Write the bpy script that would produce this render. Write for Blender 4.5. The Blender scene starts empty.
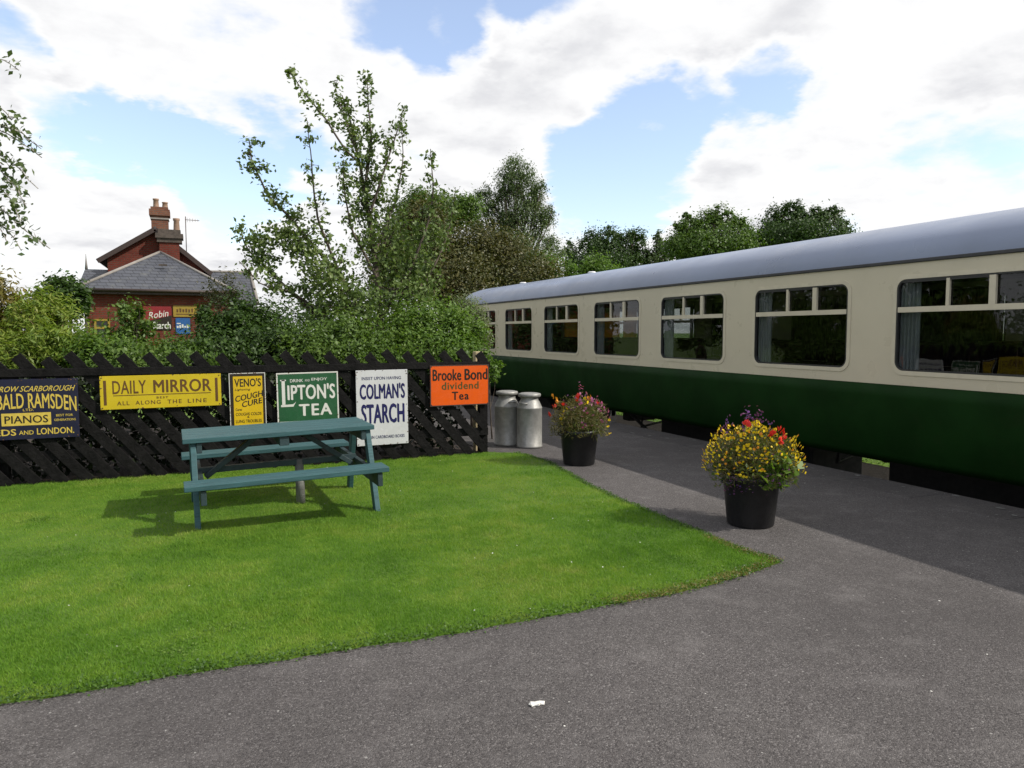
import bpy, bmesh, math, random
import numpy as np
from mathutils import Vector, Matrix

C = bpy.context.scene.collection
S = bpy.context.scene
R = math.radians
random.seed(7)

# ------------------------------------------------------------------ camera
FPX, CAMH, YAW, PIT = 735.0, 1.6, R(23.2), math.atan(51 / 735.0)
cam_d = bpy.data.cameras.new('camera')
cam_d.sensor_width = 36.0
cam_d.lens = FPX / 1024 * 36.0
cam_d.clip_start, cam_d.clip_end = 0.05, 6000
cam = bpy.data.objects.new('camera', cam_d)
cam.location = (0, 0, CAMH)
cam.rotation_euler = (math.pi / 2 - PIT, 0, -YAW)
C.objects.link(cam)
S.camera = cam

FW = np.array([math.sin(YAW) * math.cos(PIT), math.cos(YAW) * math.cos(PIT), -math.sin(PIT)])
RT = np.array([math.cos(YAW), -math.sin(YAW), 0.0])
UP = np.cross(RT, FW)


def ray(px, py):
    return FW + RT * (px - 512) / FPX - UP * (py - 384) / FPX


def at(px, py, Y):
    """point of the place seen at a photo position, at world depth Y"""
    r = ray(px, py)
    p = np.array([0, 0, CAMH]) + r * (Y / r[1])
    return (float(p[0]), float(p[1]), float(p[2]))


def far(px, py, D):
    r = ray(px, py)
    p = np.array([0, 0, CAMH]) + r * (D / math.hypot(r[0], r[1]))
    return (float(p[0]), float(p[1]), float(p[2]))


# ------------------------------------------------------------------ light
SUN_EL, SUN_AZ = R(40.5), math.atan2(0.8, -0.6)      # azimuth clockwise from +Y
sun_dir = Vector((math.sin(SUN_AZ) * math.cos(SUN_EL), math.cos(SUN_AZ) * math.cos(SUN_EL), math.sin(SUN_EL)))
sl = bpy.data.lights.new('sun', 'SUN')
sl.energy, sl.angle, sl.color = 5.0, R(0.53), (1.0, 0.95, 0.86)
so = bpy.data.objects.new('sun', sl)
so.rotation_euler = sun_dir.to_track_quat('Z', 'Y').to_euler()
so.location = sun_dir * 60
C.objects.link(so)
S.view_settings.view_transform = 'Standard'
S.view_settings.look = 'None'
S.view_settings.exposure = 0.0
S.view_settings.gamma = 1.0
S.view_settings.use_curve_mapping = False


class N:
    """tiny node-tree writer"""
    def __init__(s, tree):
        s.t = tree

    def n(s, typ, ins=None, **props):
        x = s.t.nodes.new(typ)
        for k, v in props.items():
            setattr(x, k, v)
        for k, v in (ins or {}).items():
            if isinstance(v, bpy.types.NodeSocket):
                s.t.links.new(v, x.inputs[k])
            else:
                x.inputs[k].default_value = v
        return x

    def math(s, op, a, b=0.0, clamp=False):
        return s.n('ShaderNodeMath', {0: a, 1: b}, operation=op, use_clamp=clamp).outputs[0]

    def noise(s, vec, scale, detail=4.0, rough=0.55, dist=0.0):
        return s.n('ShaderNodeTexNoise', {'Vector': vec, 'Scale': scale, 'Detail': detail, 'Roughness': rough, 'Distortion': dist})

    def smooth(s, v, lo, hi, a=0.0, b=1.0):
        m = s.n('ShaderNodeMapRange', {'Value': v, 'From Min': lo, 'From Max': hi, 'To Min': a, 'To Max': b})
        m.interpolation_type = 'SMOOTHSTEP'
        return m.outputs[0]

    def mix(s, fac, a, b, blend='MIX'):
        x = s.n('ShaderNodeMix', data_type='RGBA', blend_type=blend)
        for k, v in ((0, fac), (6, a), (7, b)):
            if isinstance(v, bpy.types.NodeSocket):
                s.t.links.new(v, x.inputs[k])
            else:
                x.inputs[k].default_value = v if k == 0 else (*v[:3], 1)
        return x.outputs[2]

    def ramp(s, fac, stops):
        x = s.n('ShaderNodeValToRGB', {'Fac': fac})
        cr = x.color_ramp
        while len(cr.elements) < len(stops):
            cr.elements.new(0.5)
        for e, (p, c) in zip(cr.elements, stops):
            e.position = p
            e.color = (*c[:3], 1)
        return x.outputs[0]


def build_world():
    w = bpy.data.worlds.new('World')
    S.world = w
    w.use_nodes = True
    t = w.node_tree
    t.nodes.clear()
    g = N(t)
    sky = g.n('ShaderNodeTexSky', sky_type='NISHITA', sun_disc=False, sun_elevation=SUN_EL, sun_rotation=SUN_AZ,
              air_density=1.0, dust_density=0.6, ozone_density=1.2)
    tc = g.n('ShaderNodeTexCoord').outputs['Generated']
    d = g.n('ShaderNodeVectorMath', {0: tc}, operation='NORMALIZE').outputs[0]
    sx = g.n('ShaderNodeSeparateXYZ', {0: d})
    zz = g.math('ADD', g.math('MAXIMUM', sx.outputs[2], 0.0), 0.22)
    px = g.math('DIVIDE', sx.outputs[0], zz)
    py = g.math('DIVIDE', sx.outputs[1], zz)
    uv = g.n('ShaderNodeCombineXYZ', {0: px, 1: py, 2: 0.37}).outputs[0]
    n1 = g.noise(uv, 1.35, 9.0, 0.55, 0.25).outputs[0]
    n2 = g.noise(uv, 4.2, 6.0, 0.55, 0.1).outputs[0]
    n4 = g.noise(uv, 11.0, 6.0, 0.6, 0.1).outputs[0]
    val = g.math('ADD', g.math('MULTIPLY', n1, 0.95), g.math('ADD', g.math('MULTIPLY', n2, 0.40), g.math('MULTIPLY', g.math('SUBTRACT', n4, 0.5), 0.22)))
    # gaps of blue between the cloud banks: centre direction, angular radius, depth
    holes = [(385, 2, 2.6, .34), (440, 6, 3.2, .36), (495, 4, 3.0, .36), (545, 0, 2.6, .34), (430, 64, 1.6, .26), (468, 62, 1.6, .22),
             (50, 116, 1.7, .30), (105, 124, 2.1, .40), (150, 138, 2.3, .42), (200, 160, 2.6, .42), (236, 184, 2.7, .42), (225, 210, 2.2, .30),
             (285, 150, 2.6, .34), (330, 160, 2.2, .30), (595, 165, 3.4, .40), (640, 128, 3.2, .40), (645, 186, 3.0, .38), (585, 200, 3.2, .38),
             (690, 104, 2.0, .22), (730, 98, 1.6, .16), (780, 92, 1.9, .34), (625, 212, 2.4, .34), (8, 45, 1.8, .28), (930, 132, 2.2, .18), (1005, 142, 2.2, .20)]
    wn = g.noise(uv, 2.6, 6.0, 0.6).outputs['Color']
    wv = g.n('ShaderNodeVectorMath', {0: g.n('ShaderNodeVectorMath', {0: wn, 1: (.5, .5, .5)}, operation='SUBTRACT').outputs[0], 1: (.15, .15, .15)}, operation='MULTIPLY').outputs[0]
    dw = g.n('ShaderNodeVectorMath', {0: g.n('ShaderNodeVectorMath', {0: d, 1: wv}, operation='ADD').outputs[0]}, operation='NORMALIZE').outputs[0]
    for hx, hy, rad, dep in holes:
        c = Vector(ray(hx, hy)).normalized()
        dt = g.n('ShaderNodeVectorMath', {0: dw, 1: tuple(c)}, operation='DOT_PRODUCT').outputs['Value']
        b = g.smooth(dt, math.cos(R(rad * 1.5)), 1.0, 0.0, dep * 0.80)
        val = g.math('SUBTRACT', val, b)
    back = g.n('ShaderNodeVectorMath', {0: d, 1: tuple(Vector((-.75, -.6, .25)).normalized())}, operation='DOT_PRODUCT').outputs['Value']
    val = g.math('SUBTRACT', g.math('ADD', val, 0.06), g.smooth(back, 0.2, 0.8, 0.0, 0.16))  # cloud thinned out of view, behind left, to dim the carriage side
    mask = g.smooth(val, 0.42, 0.66)
    # grey undersides
    n3 = g.noise(uv, 2.1, 7.0, 0.6, 0.2).outputs[0]
    base = g.math('ADD', g.math('MULTIPLY', n3, 0.7), g.math('MULTIPLY', n2, 0.35))
    shade = g.smooth(base, 0.45, 0.65)
    shade = g.math('MULTIPLY', shade, g.smooth(val, 0.62, 0.85))
    ccol = g.mix(shade, (10.2, 10.2, 10.25), (7.7, 7.75, 8.05))
    skyc = g.mix(1.0, sky.outputs[0], (2.55, 2.45, 2.5), 'MULTIPLY')
    veil = g.mix(0.18, skyc, (9, 9.2, 9.6))
    col = g.mix(mask, veil, ccol)
    bg = g.n('ShaderNodeBackground', {'Color': col, 'Strength': 0.1})
    o = g.n('ShaderNodeOutputWorld')
    t.links.new(bg.outputs[0], o.inputs[0])


build_world()

# ------------------------------------------------------------------ materials
MATS = {}


def new_mat(name):
    m = bpy.data.materials.new(name)
    m.use_nodes = True
    m.node_tree.nodes.clear()
    g = N(m.node_tree)
    out = g.n('ShaderNodeOutputMaterial')
    MATS[name] = m
    return m, g, out


def mat(name, col, rough=0.6, metal=0.0, var=0.12, scale=6.0, bump=0.0, bscale=60.0, spec=0.5, dirt=None, dirt_amt=0.0, coat=0.0):
    m, g, out = new_mat(name)
    pos = g.n('ShaderNodeTexCoord').outputs['Object']
    a = g.noise(pos, scale, 5.0, 0.6).outputs[0]
    lo = [c * (1 - var) for c in col]
    hi = [min(1, c * (1 + var)) for c in col]
    cc = g.mix(g.smooth(a, 0.3, 0.7), lo, hi)
    if dirt is not None:
        b = g.noise(pos, scale * 2.7, 8.0, 0.68).outputs[0]
        cc = g.mix(g.math('MULTIPLY', g.smooth(b, 0.52, 0.72), dirt_amt), cc, dirt)
    p = g.n('ShaderNodeBsdfPrincipled', {'Base Color': cc, 'Metallic': metal, 'Specular IOR Level': spec, 'Coat Weight': coat})
    rn = g.noise(pos, scale * 3, 4.0).outputs[0]
    m.node_tree.links.new(g.smooth(rn, 0.2, 0.8, max(0.02, rough - 0.08), min(1, rough + 0.08)), p.inputs['Roughness'])
    if bump:
        bn = g.noise(pos, bscale, 6.0, 0.65).outputs[0]
        bp = g.n('ShaderNodeBump', {'Height': bn, 'Strength': bump, 'Distance': 0.02})
        m.node_tree.links.new(bp.outputs[0], p.inputs['Normal'])
    m.node_tree.links.new(p.outputs[0], out.inputs[0])
    return m


def leaf_mat(name, stops, trans=0.35, patch=1.2, rough=0.5):
    """leaf colours vary leaf by leaf and by patch"""
    m, g, out = new_mat(name)
    geo = g.n('ShaderNodeNewGeometry')
    pos = g.n('ShaderNodeTexCoord').outputs['Object']
    pn = g.noise(pos, patch, 3.0).outputs[0]
    f = g.math('ADD', g.math('MULTIPLY', geo.outputs['Random Per Island'], 0.6), g.math('MULTIPLY', g.smooth(pn, .25, .75), 0.4), True)
    k = len(stops)
    cc = g.ramp(f, [(i / max(1, k - 1), s) for i, s in enumerate(stops)])
    p = g.n('ShaderNodeBsdfPrincipled', {'Base Color': cc, 'Roughness': rough, 'Specular IOR Level': 0.35})
    tcol = g.mix(1.0, cc, (1.15, 1.25, 0.55), 'MULTIPLY')
    tr = g.n('ShaderNodeBsdfTranslucent', {'Color': tcol})
    mx = g.n('ShaderNodeMixShader', {0: trans, 1: p.outputs[0], 2: tr.outputs[0]})
    m.node_tree.links.new(mx.outputs[0], out.inputs[0])
    return m


def tarmac_mat(name, col, light, dark):
    m, g, out = new_mat(name)
    pos = g.n('ShaderNodeTexCoord').outputs['Object']
    v = g.n('ShaderNodeTexVoronoi', {'Vector': pos, 'Scale': 165.0})
    v2 = g.n('ShaderNodeTexVoronoi', {'Vector': pos, 'Scale': 55.0})
    chip = g.n('ShaderNodeSeparateColor', {0: v.outputs['Color']}).outputs[0]
    cc = g.ramp(chip, [(0.0, dark), (0.45, col), (0.8, col), (1.0, light)])
    big = g.noise(pos, 0.55, 5.0, 0.6).outputs[0]
    mid = g.noise(pos, 3.2, 6.0, 0.65).outputs[0]
    cc = g.mix(g.smooth(big, 0.3, 0.72, 0.0, 0.42), cc, dark)
    cc = g.mix(g.smooth(mid, 0.48, 0.75, 0.0, 0.30), cc, light)
    rare = g.n('ShaderNodeSeparateColor', {0: v2.outputs['Color']}).outputs[1]
    speck = g.math('MULTIPLY', g.math('GREATER_THAN', rare, 0.992), g.math('LESS_THAN', v2.outputs['Distance'], 0.32))
    cc = g.mix(speck, cc, (0.24, 0.23, 0.22))
    p = g.n('ShaderNodeBsdfPrincipled', {'Base Color': cc, 'Roughness': 0.88, 'Specular IOR Level': 0.3})
    h = g.math('ADD', g.math('MULTIPLY', v.outputs['Distance'], -0.9), g.math('MULTIPLY', g.noise(pos, 38, 6.0).outputs[0], 0.8))
    bp = g.n('ShaderNodeBump', {'Height': h, 'Strength': 0.75, 'Distance': 0.006})
    m.node_tree.links.new(bp.outputs[0], p.inputs['Normal'])
    m.node_tree.links.new(p.outputs[0], out.inputs[0])
    return m


def brick_mat(name, c1, c2, mortar, scale=1.0):
    m, g, out = new_mat(name)
    tc = g.n('ShaderNodeTexCoord').outputs['Object']
    sx = g.n('ShaderNodeSeparateXYZ', {0: tc})
    u = g.math('ADD', sx.outputs[0], sx.outputs[1])
    vec = g.n('ShaderNodeCombineXYZ', {0: u, 1: sx.outputs[2], 2: 0.0}).outputs[0]
    b = g.n('ShaderNodeTexBrick', {'Vector': vec, 'Color1': (*c1, 1), 'Color2': (*c2, 1), 'Mortar': (*mortar, 1), 'Scale': scale,
                                   'Mortar Size': 0.012, 'Brick Width': 0.23, 'Row Height': 0.078, 'Bias': 0.0})
    n = g.noise(tc, 1.3, 5.0, 0.65).outputs[0]
    cc = g.mix(g.smooth(n, 0.35, 0.75, 0.0, 0.55), b.outputs[0], tuple(x * 0.45 for x in c1))
    p = g.n('ShaderNodeBsdfPrincipled', {'Base Color': cc, 'Roughness': 0.9, 'Specular IOR Level': 0.2})
    bp = g.n('ShaderNodeBump', {'Height': b.outputs['Fac'], 'Strength': 0.5, 'Distance': -0.01})
    m.node_tree.links.new(bp.outputs[0], p.inputs['Normal'])
    m.node_tree.links.new(p.outputs[0], out.inputs[0])
    return m


def slate_mat(name, c1, c2):
    m, g, out = new_mat(name)
    tc = g.n('ShaderNodeTexCoord').outputs['Object']
    sx = g.n('ShaderNodeSeparateXYZ', {0: tc})
    vec = g.n('ShaderNodeCombineXYZ', {0: g.math('ADD', sx.outputs[0], g.math('MULTIPLY', sx.outputs[1], 0.35)), 1: sx.outputs[2], 2: 0.0}).outputs[0]
    b = g.n('ShaderNodeTexBrick', {'Vector': vec, 'Color1': (*c1, 1), 'Color2': (*c2, 1), 'Mortar': (*[x * .35 for x in c1], 1), 'Scale': 1.0,
                                   'Mortar Size': 0.012, 'Brick Width': 0.28, 'Row Height': 0.13, 'Bias': 0.1})
    n = g.noise(tc, 2.2, 6.0, 0.7).outputs[0]
    cc = g.mix(g.smooth(n, 0.5, 0.78, 0.0, 0.5), b.outputs[0], (0.17, 0.17, 0.15))
    p = g.n('ShaderNodeBsdfPrincipled', {'Base Color': cc, 'Roughness': 0.6})
    m.node_tree.links.new(p.outputs[0], out.inputs[0])
    return m


def glass_mat(name):
    m, g, out = new_mat(name)
    fr = g.n('ShaderNodeFresnel', {'IOR': 1.5}).outputs[0]
    bf = g.n('ShaderNodeNewGeometry').outputs['Backfacing']
    f = g.math('MULTIPLY', g.math('MULTIPLY', fr, 0.95, True), g.math('SUBTRACT', 1.0, bf), True)
    tr = g.n('ShaderNodeBsdfTransparent', {'Color': (0.66, 0.68, 0.67, 1)})
    gl = g.n('ShaderNodeBsdfGlossy', {'Color': (0.95, 0.97, 1.0, 1), 'Roughness': 0.01})
    pos = g.n('ShaderNodeTexCoord').outputs['Object']
    bp = g.n('ShaderNodeBump', {'Height': g.noise(pos, 1.6, 2.0).outputs[0], 'Strength': 0.06, 'Distance': 0.05})
    m.node_tree.links.new(bp.outputs[0], gl.inputs['Normal'])
    mx = g.n('ShaderNodeMixShader', {0: f, 1: tr.outputs[0], 2: gl.outputs[0]})
    m.node_tree.links.new(mx.outputs[0], out.inputs[0])
    return m


def lawn_mat(name, stops, islands):
    m, g, out = new_mat(name)
    pos = g.n('ShaderNodeTexCoord').outputs['Object']
    pn = g.noise(pos, 0.75, 5.0, 0.6).outputs[0]
    p2 = g.noise(pos, 4.5, 5.0, 0.65).outputs[0]
    f = g.math('ADD', g.math('MULTIPLY', g.smooth(pn, .34, .66), 0.46), g.math('MULTIPLY', g.smooth(p2, .3, .7), 0.32))
    if islands:
        geo = g.n('ShaderNodeNewGeometry')
        f = g.math('ADD', f, g.math('MULTIPLY', geo.outputs['Random Per Island'], 0.3))
    else:
        f = g.math('ADD', f, g.math('MULTIPLY', g.noise(pos, 60, 3.0).outputs[0], 0.3))
    k = len(stops)
    cc = g.ramp(f, [(i / (k - 1), s) for i, s in enumerate(stops)])
    p = g.n('ShaderNodeBsdfPrincipled', {'Base Color': cc, 'Roughness': 0.6, 'Specular IOR Level': 0.2})
    sh = p.outputs[0]
    if islands:
        tr = g.n('ShaderNodeBsdfTranslucent', {'Color': g.mix(1.0, cc, (1.1, 1.2, 0.6), 'MULTIPLY')})
        sh = g.n('ShaderNodeMixShader', {0: 0.45, 1: sh, 2: tr.outputs[0]}).outputs[0]
    m.node_tree.links.new(sh, out.inputs[0])
    return m


M_TARMAC = tarmac_mat('tarmac', (0.090, 0.082, 0.080), (0.190, 0.176, 0.172), (0.036, 0.032, 0.032))
M_COPING = tarmac_mat('coping', (0.070, 0.063, 0.062), (0.15, 0.14, 0.13), (0.048, 0.044, 0.043))
M_LAWN = lawn_mat('lawn_soil', [(0.045, 0.095, 0.008), (0.065, 0.130, 0.010), (0.095, 0.150, 0.014)], False)
M_BLADE = lawn_mat('grass_blade', [(0.052, 0.126, 0.015), (0.096, 0.205, 0.022), (0.143, 0.265, 0.030), (0.205, 0.308, 0.044), (0.31, 0.34, 0.10)], True)
M_FIELD = lawn_mat('field_grass', [(0.045, 0.095, 0.007), (0.075, 0.14, 0.010), (0.11, 0.17, 0.016)], False)
M_BALLAST = mat('ballast', (0.016, 0.014, 0.012), 0.95, spec=0.03, var=0.5, scale=30, bump=0.8, bscale=25)
M_WALLDARK = brick_mat('platform_brick', (0.05, 0.035, 0.03), (0.07, 0.045, 0.035), (0.05, 0.05, 0.045))
M_STEEL = mat('rusty_steel', (0.07, 0.045, 0.03), 0.6, 0.5)
M_WOODDARK = mat('old_sleeper', (0.03, 0.025, 0.02), 0.9, bump=0.4)
M_CREAM = mat('cream_paint', (0.545, 0.485, 0.360), 0.32, var=0.04, scale=1.2, dirt=(0.40, 0.34, 0.23), dirt_amt=0.10)
M_CREAMFR = mat('cream_frame', (0.56, 0.50, 0.375), 0.35, var=0.05, scale=8, dirt=(0.3, 0.25, 0.16), dirt_amt=0.15)
M_GREEN = mat('carriage_green', (0.0065, 0.027, 0.005), 0.55, var=0.18, scale=1.5, dirt=(0.016, 0.022, 0.009), dirt_amt=0.25, spec=0.06)
M_ROOF = mat('roof_paint', (0.180, 0.215, 0.305), 0.33, var=0.08, scale=0.6, dirt=(0.28, 0.29, 0.33), dirt_amt=0.25, bump=0.06, bscale=3.0)
M_GUTTER = mat('gutter_dark', (0.035, 0.035, 0.038), 0.6)
M_RUBBER = mat('rubber_seal', (0.02, 0.02, 0.02), 0.5)
M_UNDER = mat('underframe_black', (0.010, 0.009, 0.008), 0.8, var=0.4)
M_GLASS = glass_mat('window_glass')
M_INT = mat('interior_panel', (0.055, 0.028, 0.015), 0.6)
M_INTC = mat('interior_ceiling', (0.12, 0.11, 0.09), 0.8)
M_SEAT = mat('seat_moquette', (0.045, 0.016, 0.012), 0.9, var=0.4, scale=40)
M_CURT = mat('grey_curtain', (0.40, 0.41, 0.43), 0.9, var=0.1)
M_CURTO = leaf_mat('orange_curtain', [(0.3025, 0.132, 0.022), (0.341, 0.165, 0.033)], 0.6)
M_CURTB = mat('brown_blind', (0.04, 0.026, 0.018), 0.9)
M_WHITE = mat('white_plastic', (0.7, 0.7, 0.7), 0.4)
M_FENCE = mat('black_creosote', (0.0060, 0.0055, 0.0055), 0.7, var=0.5, scale=9, bump=0.5, bscale=30, spec=0.12, dirt=(0.016, 0.015, 0.014), dirt_amt=0.4)
M_POSTPALE = mat('pale_timber', (0.42, 0.34, 0.20), 0.85, var=0.25, scale=9, bump=0.4)
M_TEAL = mat('teal_paint', (0.040, 0.118, 0.122), 0.5, var=0.12, scale=7, dirt=(0.028, 0.07, 0.075), dirt_amt=0.5, bump=0.18, bscale=40)


def painted_wood(name, col, worn):
    m, g, out = new_mat(name)
    pos = g.n('ShaderNodeTexCoord').outputs['Object']
    st = g.n('ShaderNodeVectorMath', {0: pos, 1: (1.3, 16.0, 16.0)}, operation='MULTIPLY').outputs[0]
    a = g.noise(st, 3.0, 7.0, 0.65, 0.4).outputs[0]
    b = g.noise(pos, 4.0, 7.0, 0.7).outputs[0]
    c = g.mix(g.smooth(a, .3, .72), [x * .72 for x in col], [x * 1.16 for x in col])
    c = g.mix(g.math('MULTIPLY', g.smooth(b, .55, .72), 0.55), c, worn)
    c = g.mix(g.math('MULTIPLY', g.smooth(g.noise(st, 9.0, 5.0, .7).outputs[0], .61, .72), 0.6), c, (0.10, 0.11, 0.10))
    p = g.n('ShaderNodeBsdfPrincipled', {'Base Color': c, 'Roughness': 0.58, 'Specular IOR Level': 0.35})
    bp = g.n('ShaderNodeBump', {'Height': a, 'Strength': 0.45, 'Distance': 0.006})
    m.node_tree.links.new(bp.outputs[0], p.inputs['Normal'])
    m.node_tree.links.new(p.outputs[0], out.inputs[0])
    return m


M_TEAL = painted_wood('teal_paint_grain', (0.032, 0.088, 0.096), (0.020, 0.048, 0.054))
M_TEALSHADE = mat('teal_paint_worn_shaded', (0.014, 0.032, 0.036), 0.6, var=0.2, scale=7, dirt=(0.03, 0.05, 0.055), dirt_amt=0.6, bump=0.2)  # shade under the table put into the colour of bearers, battens and braces
M_GREYWOOD = mat('grey_timber', (0.14, 0.14, 0.13), 0.85, var=0.25, scale=12, bump=0.4)
M_ALU = mat('aluminium', (0.27, 0.265, 0.25), 0.56, 0.42, var=0.18, scale=9, bump=0.12, bscale=14, dirt=(0.20, 0.19, 0.17), dirt_amt=0.6)
M_POT = mat('black_plastic_pot', (0.012, 0.012, 0.013), 0.45, var=0.25, scale=10, bump=0.1)
M_SOIL = mat('potting_soil', (0.03, 0.02, 0.014), 0.95, bump=0.8)
M_BRICK = brick_mat('red_brick', (0.120, 0.022, 0.015), (0.160, 0.036, 0.022), (0.10, 0.055, 0.04))
M_BRICKO = brick_mat('orange_brick', (0.17, 0.062, 0.038), (0.22, 0.095, 0.055), (0.14, 0.11, 0.09))
M_SLATE = slate_mat('slate', (0.050, 0.054, 0.068), (0.066, 0.070, 0.085))
M_LEAD = mat('ridge_tile', (0.22, 0.20, 0.18), 0.8)
M_TERRA = mat('chimney_pot', (0.26, 0.165, 0.115), 0.85, var=0.2)
M_SOOT = mat('sooty_stone', (0.07, 0.055, 0.045), 0.9, var=0.3)
M_FASCIA = mat('dark_fascia', (0.035, 0.02, 0.016), 0.6)
M_BARK = mat('bark', (0.085, 0.066, 0.050), 0.95, var=0.35, scale=9, bump=0.7, bscale=22)
M_BARKW = mat('birch_bark', (0.30, 0.28, 0.25), 0.9, var=0.4, scale=5, dirt=(0.05, 0.045, 0.04), dirt_amt=0.9, bump=0.4)
M_STRAW = mat('dry_stalk', (0.25, 0.19, 0.10), 0.9)
M_YEL = mat('enamel_yellow', (0.46, 0.345, 0.010), 0.25, var=0.06, scale=5, dirt=(0.40, 0.25, 0.03), dirt_amt=0.25)
M_YELD = mat('enamel_dull_yellow', (0.27, 0.18, 0.02), 0.5, dirt=(0.2, 0.12, 0.03), dirt_amt=0.5)
M_YEL2 = mat('enamel_deep_yellow', (0.52, 0.345, 0.008), 0.25, var=0.06, scale=5, dirt=(0.5, 0.28, 0.02), dirt_amt=0.3)
M_NAVY = mat('enamel_navy', (0.005, 0.005, 0.024), 0.35, var=0.15, scale=6, dirt=(0.05, 0.03, 0.03), dirt_amt=0.2)
M_NAVYL = mat('letter_navy', (0.012, 0.012, 0.075), 0.25)
M_LETBLACK = mat('letter_black', (0.018, 0.012, 0.008), 0.3)
M_LETBROWN = mat('letter_brown', (0.09, 0.040, 0.008), 0.35)
M_LETYEL = mat('letter_yellow', (0.50, 0.37, 0.06), 0.3, var=0.1, scale=20)
M_LETWHITE = mat('letter_white', (0.55, 0.54, 0.50), 0.3, var=0.05)
M_LETGREEN = mat('letter_green', (0.055, 0.055, 0.012), 0.35)
M_GREENEN = mat('enamel_green', (0.016, 0.075, 0.030), 0.25, var=0.10, scale=4)
M_WHITEEN = mat('enamel_white', (0.50, 0.50, 0.51), 0.25, var=0.04, scale=5, dirt=(0.50, 0.45, 0.38), dirt_amt=0.35)
M_ORANGE = mat('enamel_orange', (0.62, 0.085, 0.006), 0.25, var=0.05, scale=4)
M_RUST = mat('rust_chip', (0.09, 0.045, 0.025), 0.9, var=0.4, scale=30)
M_REDEN = mat('enamel_red', (0.20, 0.012, 0.015), 0.3)
M_BLUEEN = mat('enamel_blue', (0.02, 0.085, 0.25), 0.3)
M_LITTER = mat('paper_scrap', (0.65, 0.63, 0.58), 0.9)
L_PEAR = leaf_mat('leaves_pear', [(0.0523, 0.0835, 0.0262), (0.0885, 0.1366, 0.0371), (0.1328, 0.1898, 0.0524), (0.1912, 0.2277, 0.083)], 0.3)
L_DARK = leaf_mat('leaves_dark', [(0.0215, 0.0451, 0.0086), (0.0376, 0.0752, 0.012), (0.0563, 0.1102, 0.0155)], 0.3)
L_LIGHT = leaf_mat('leaves_light', [(0.0472, 0.0958, 0.0141), (0.0788, 0.1512, 0.0202), (0.1208, 0.2016, 0.0302), (0.1575, 0.2218, 0.0504)], 0.4)
L_BAMBOO = leaf_mat('leaves_bamboo', [(0.0575, 0.1035, 0.0161), (0.1323, 0.207, 0.0276), (0.2127, 0.276, 0.0437), (0.322, 0.3105, 0.092)], 0.42)
L_GOLD = leaf_mat('leaves_gold', [(0.085, 0.090, 0.020), (0.16, 0.135, 0.028), (0.24, 0.18, 0.04)], 0.4)
L_BROWN = leaf_mat('leaves_brown', [(0.0287, 0.0403, 0.0108), (0.0548, 0.0634, 0.0151), (0.0861, 0.0806, 0.0194), (0.1109, 0.0893, 0.0238)], 0.25)
L_BIRCH = leaf_mat('leaves_birch', [(0.051, 0.084, 0.0338), (0.0893, 0.132, 0.045), (0.1402, 0.18, 0.0675)], 0.3)
L_GREY = leaf_mat('leaves_grey', [(0.09, 0.12, 0.06), (0.15, 0.18, 0.09), (0.21, 0.23, 0.13)], 0.35)
L_MID = leaf_mat('leaves_mid', [(0.044, 0.0851, 0.0143), (0.0755, 0.1351, 0.0184), (0.1179, 0.1835, 0.0286)], 0.35)
L_EDGE = leaf_mat('leaves_edge', [(0.030, 0.070, 0.012), (0.055, 0.115, 0.016), (0.085, 0.150, 0.024)], 0.3)
L_STRAW = leaf_mat('leaves_straw', [(0.12, 0.11, 0.03), (0.22, 0.17, 0.06), (0.30, 0.23, 0.10)], 0.3)
L_SHADE = leaf_mat('leaves_ivy_shaded', [(0.005, 0.0092, 0.0029), (0.0084, 0.016, 0.0042), (0.0143, 0.0244, 0.0059)], 0.15)  # near-black leaf colour stands in for the shade behind the pales
L_POTLEAF = leaf_mat('leaves_pot', [(0.035, 0.055, 0.012), (0.070, 0.110, 0.018), (0.12, 0.16, 0.03)], 0.35)
L_POTFIL = leaf_mat('stems_pot', [(0.10, 0.065, 0.035), (0.13, 0.115, 0.035), (0.09, 0.11, 0.03)], 0.3)
F_YEL = leaf_mat('petal_yellow', [(0.62, 0.42, 0.01), (0.75, 0.56, 0.015)], 0.2)
F_RED = leaf_mat('petal_red', [(0.55, 0.02, 0.02), (0.72, 0.05, 0.03)], 0.2)
F_PUR = leaf_mat('petal_purple', [(0.11, 0.03, 0.22), (0.16, 0.05, 0.13), (0.06, 0.05, 0.28)], 0.2)
F_PINK = leaf_mat('petal_pink', [(0.42, 0.06, 0.15), (0.35, 0.09, 0.24), (0.5, 0.3, 0.36)], 0.2)
F_ORA = leaf_mat('petal_orange', [(0.65, 0.22, 0.02), (0.6, 0.3, 0.04)], 0.2)


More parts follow.
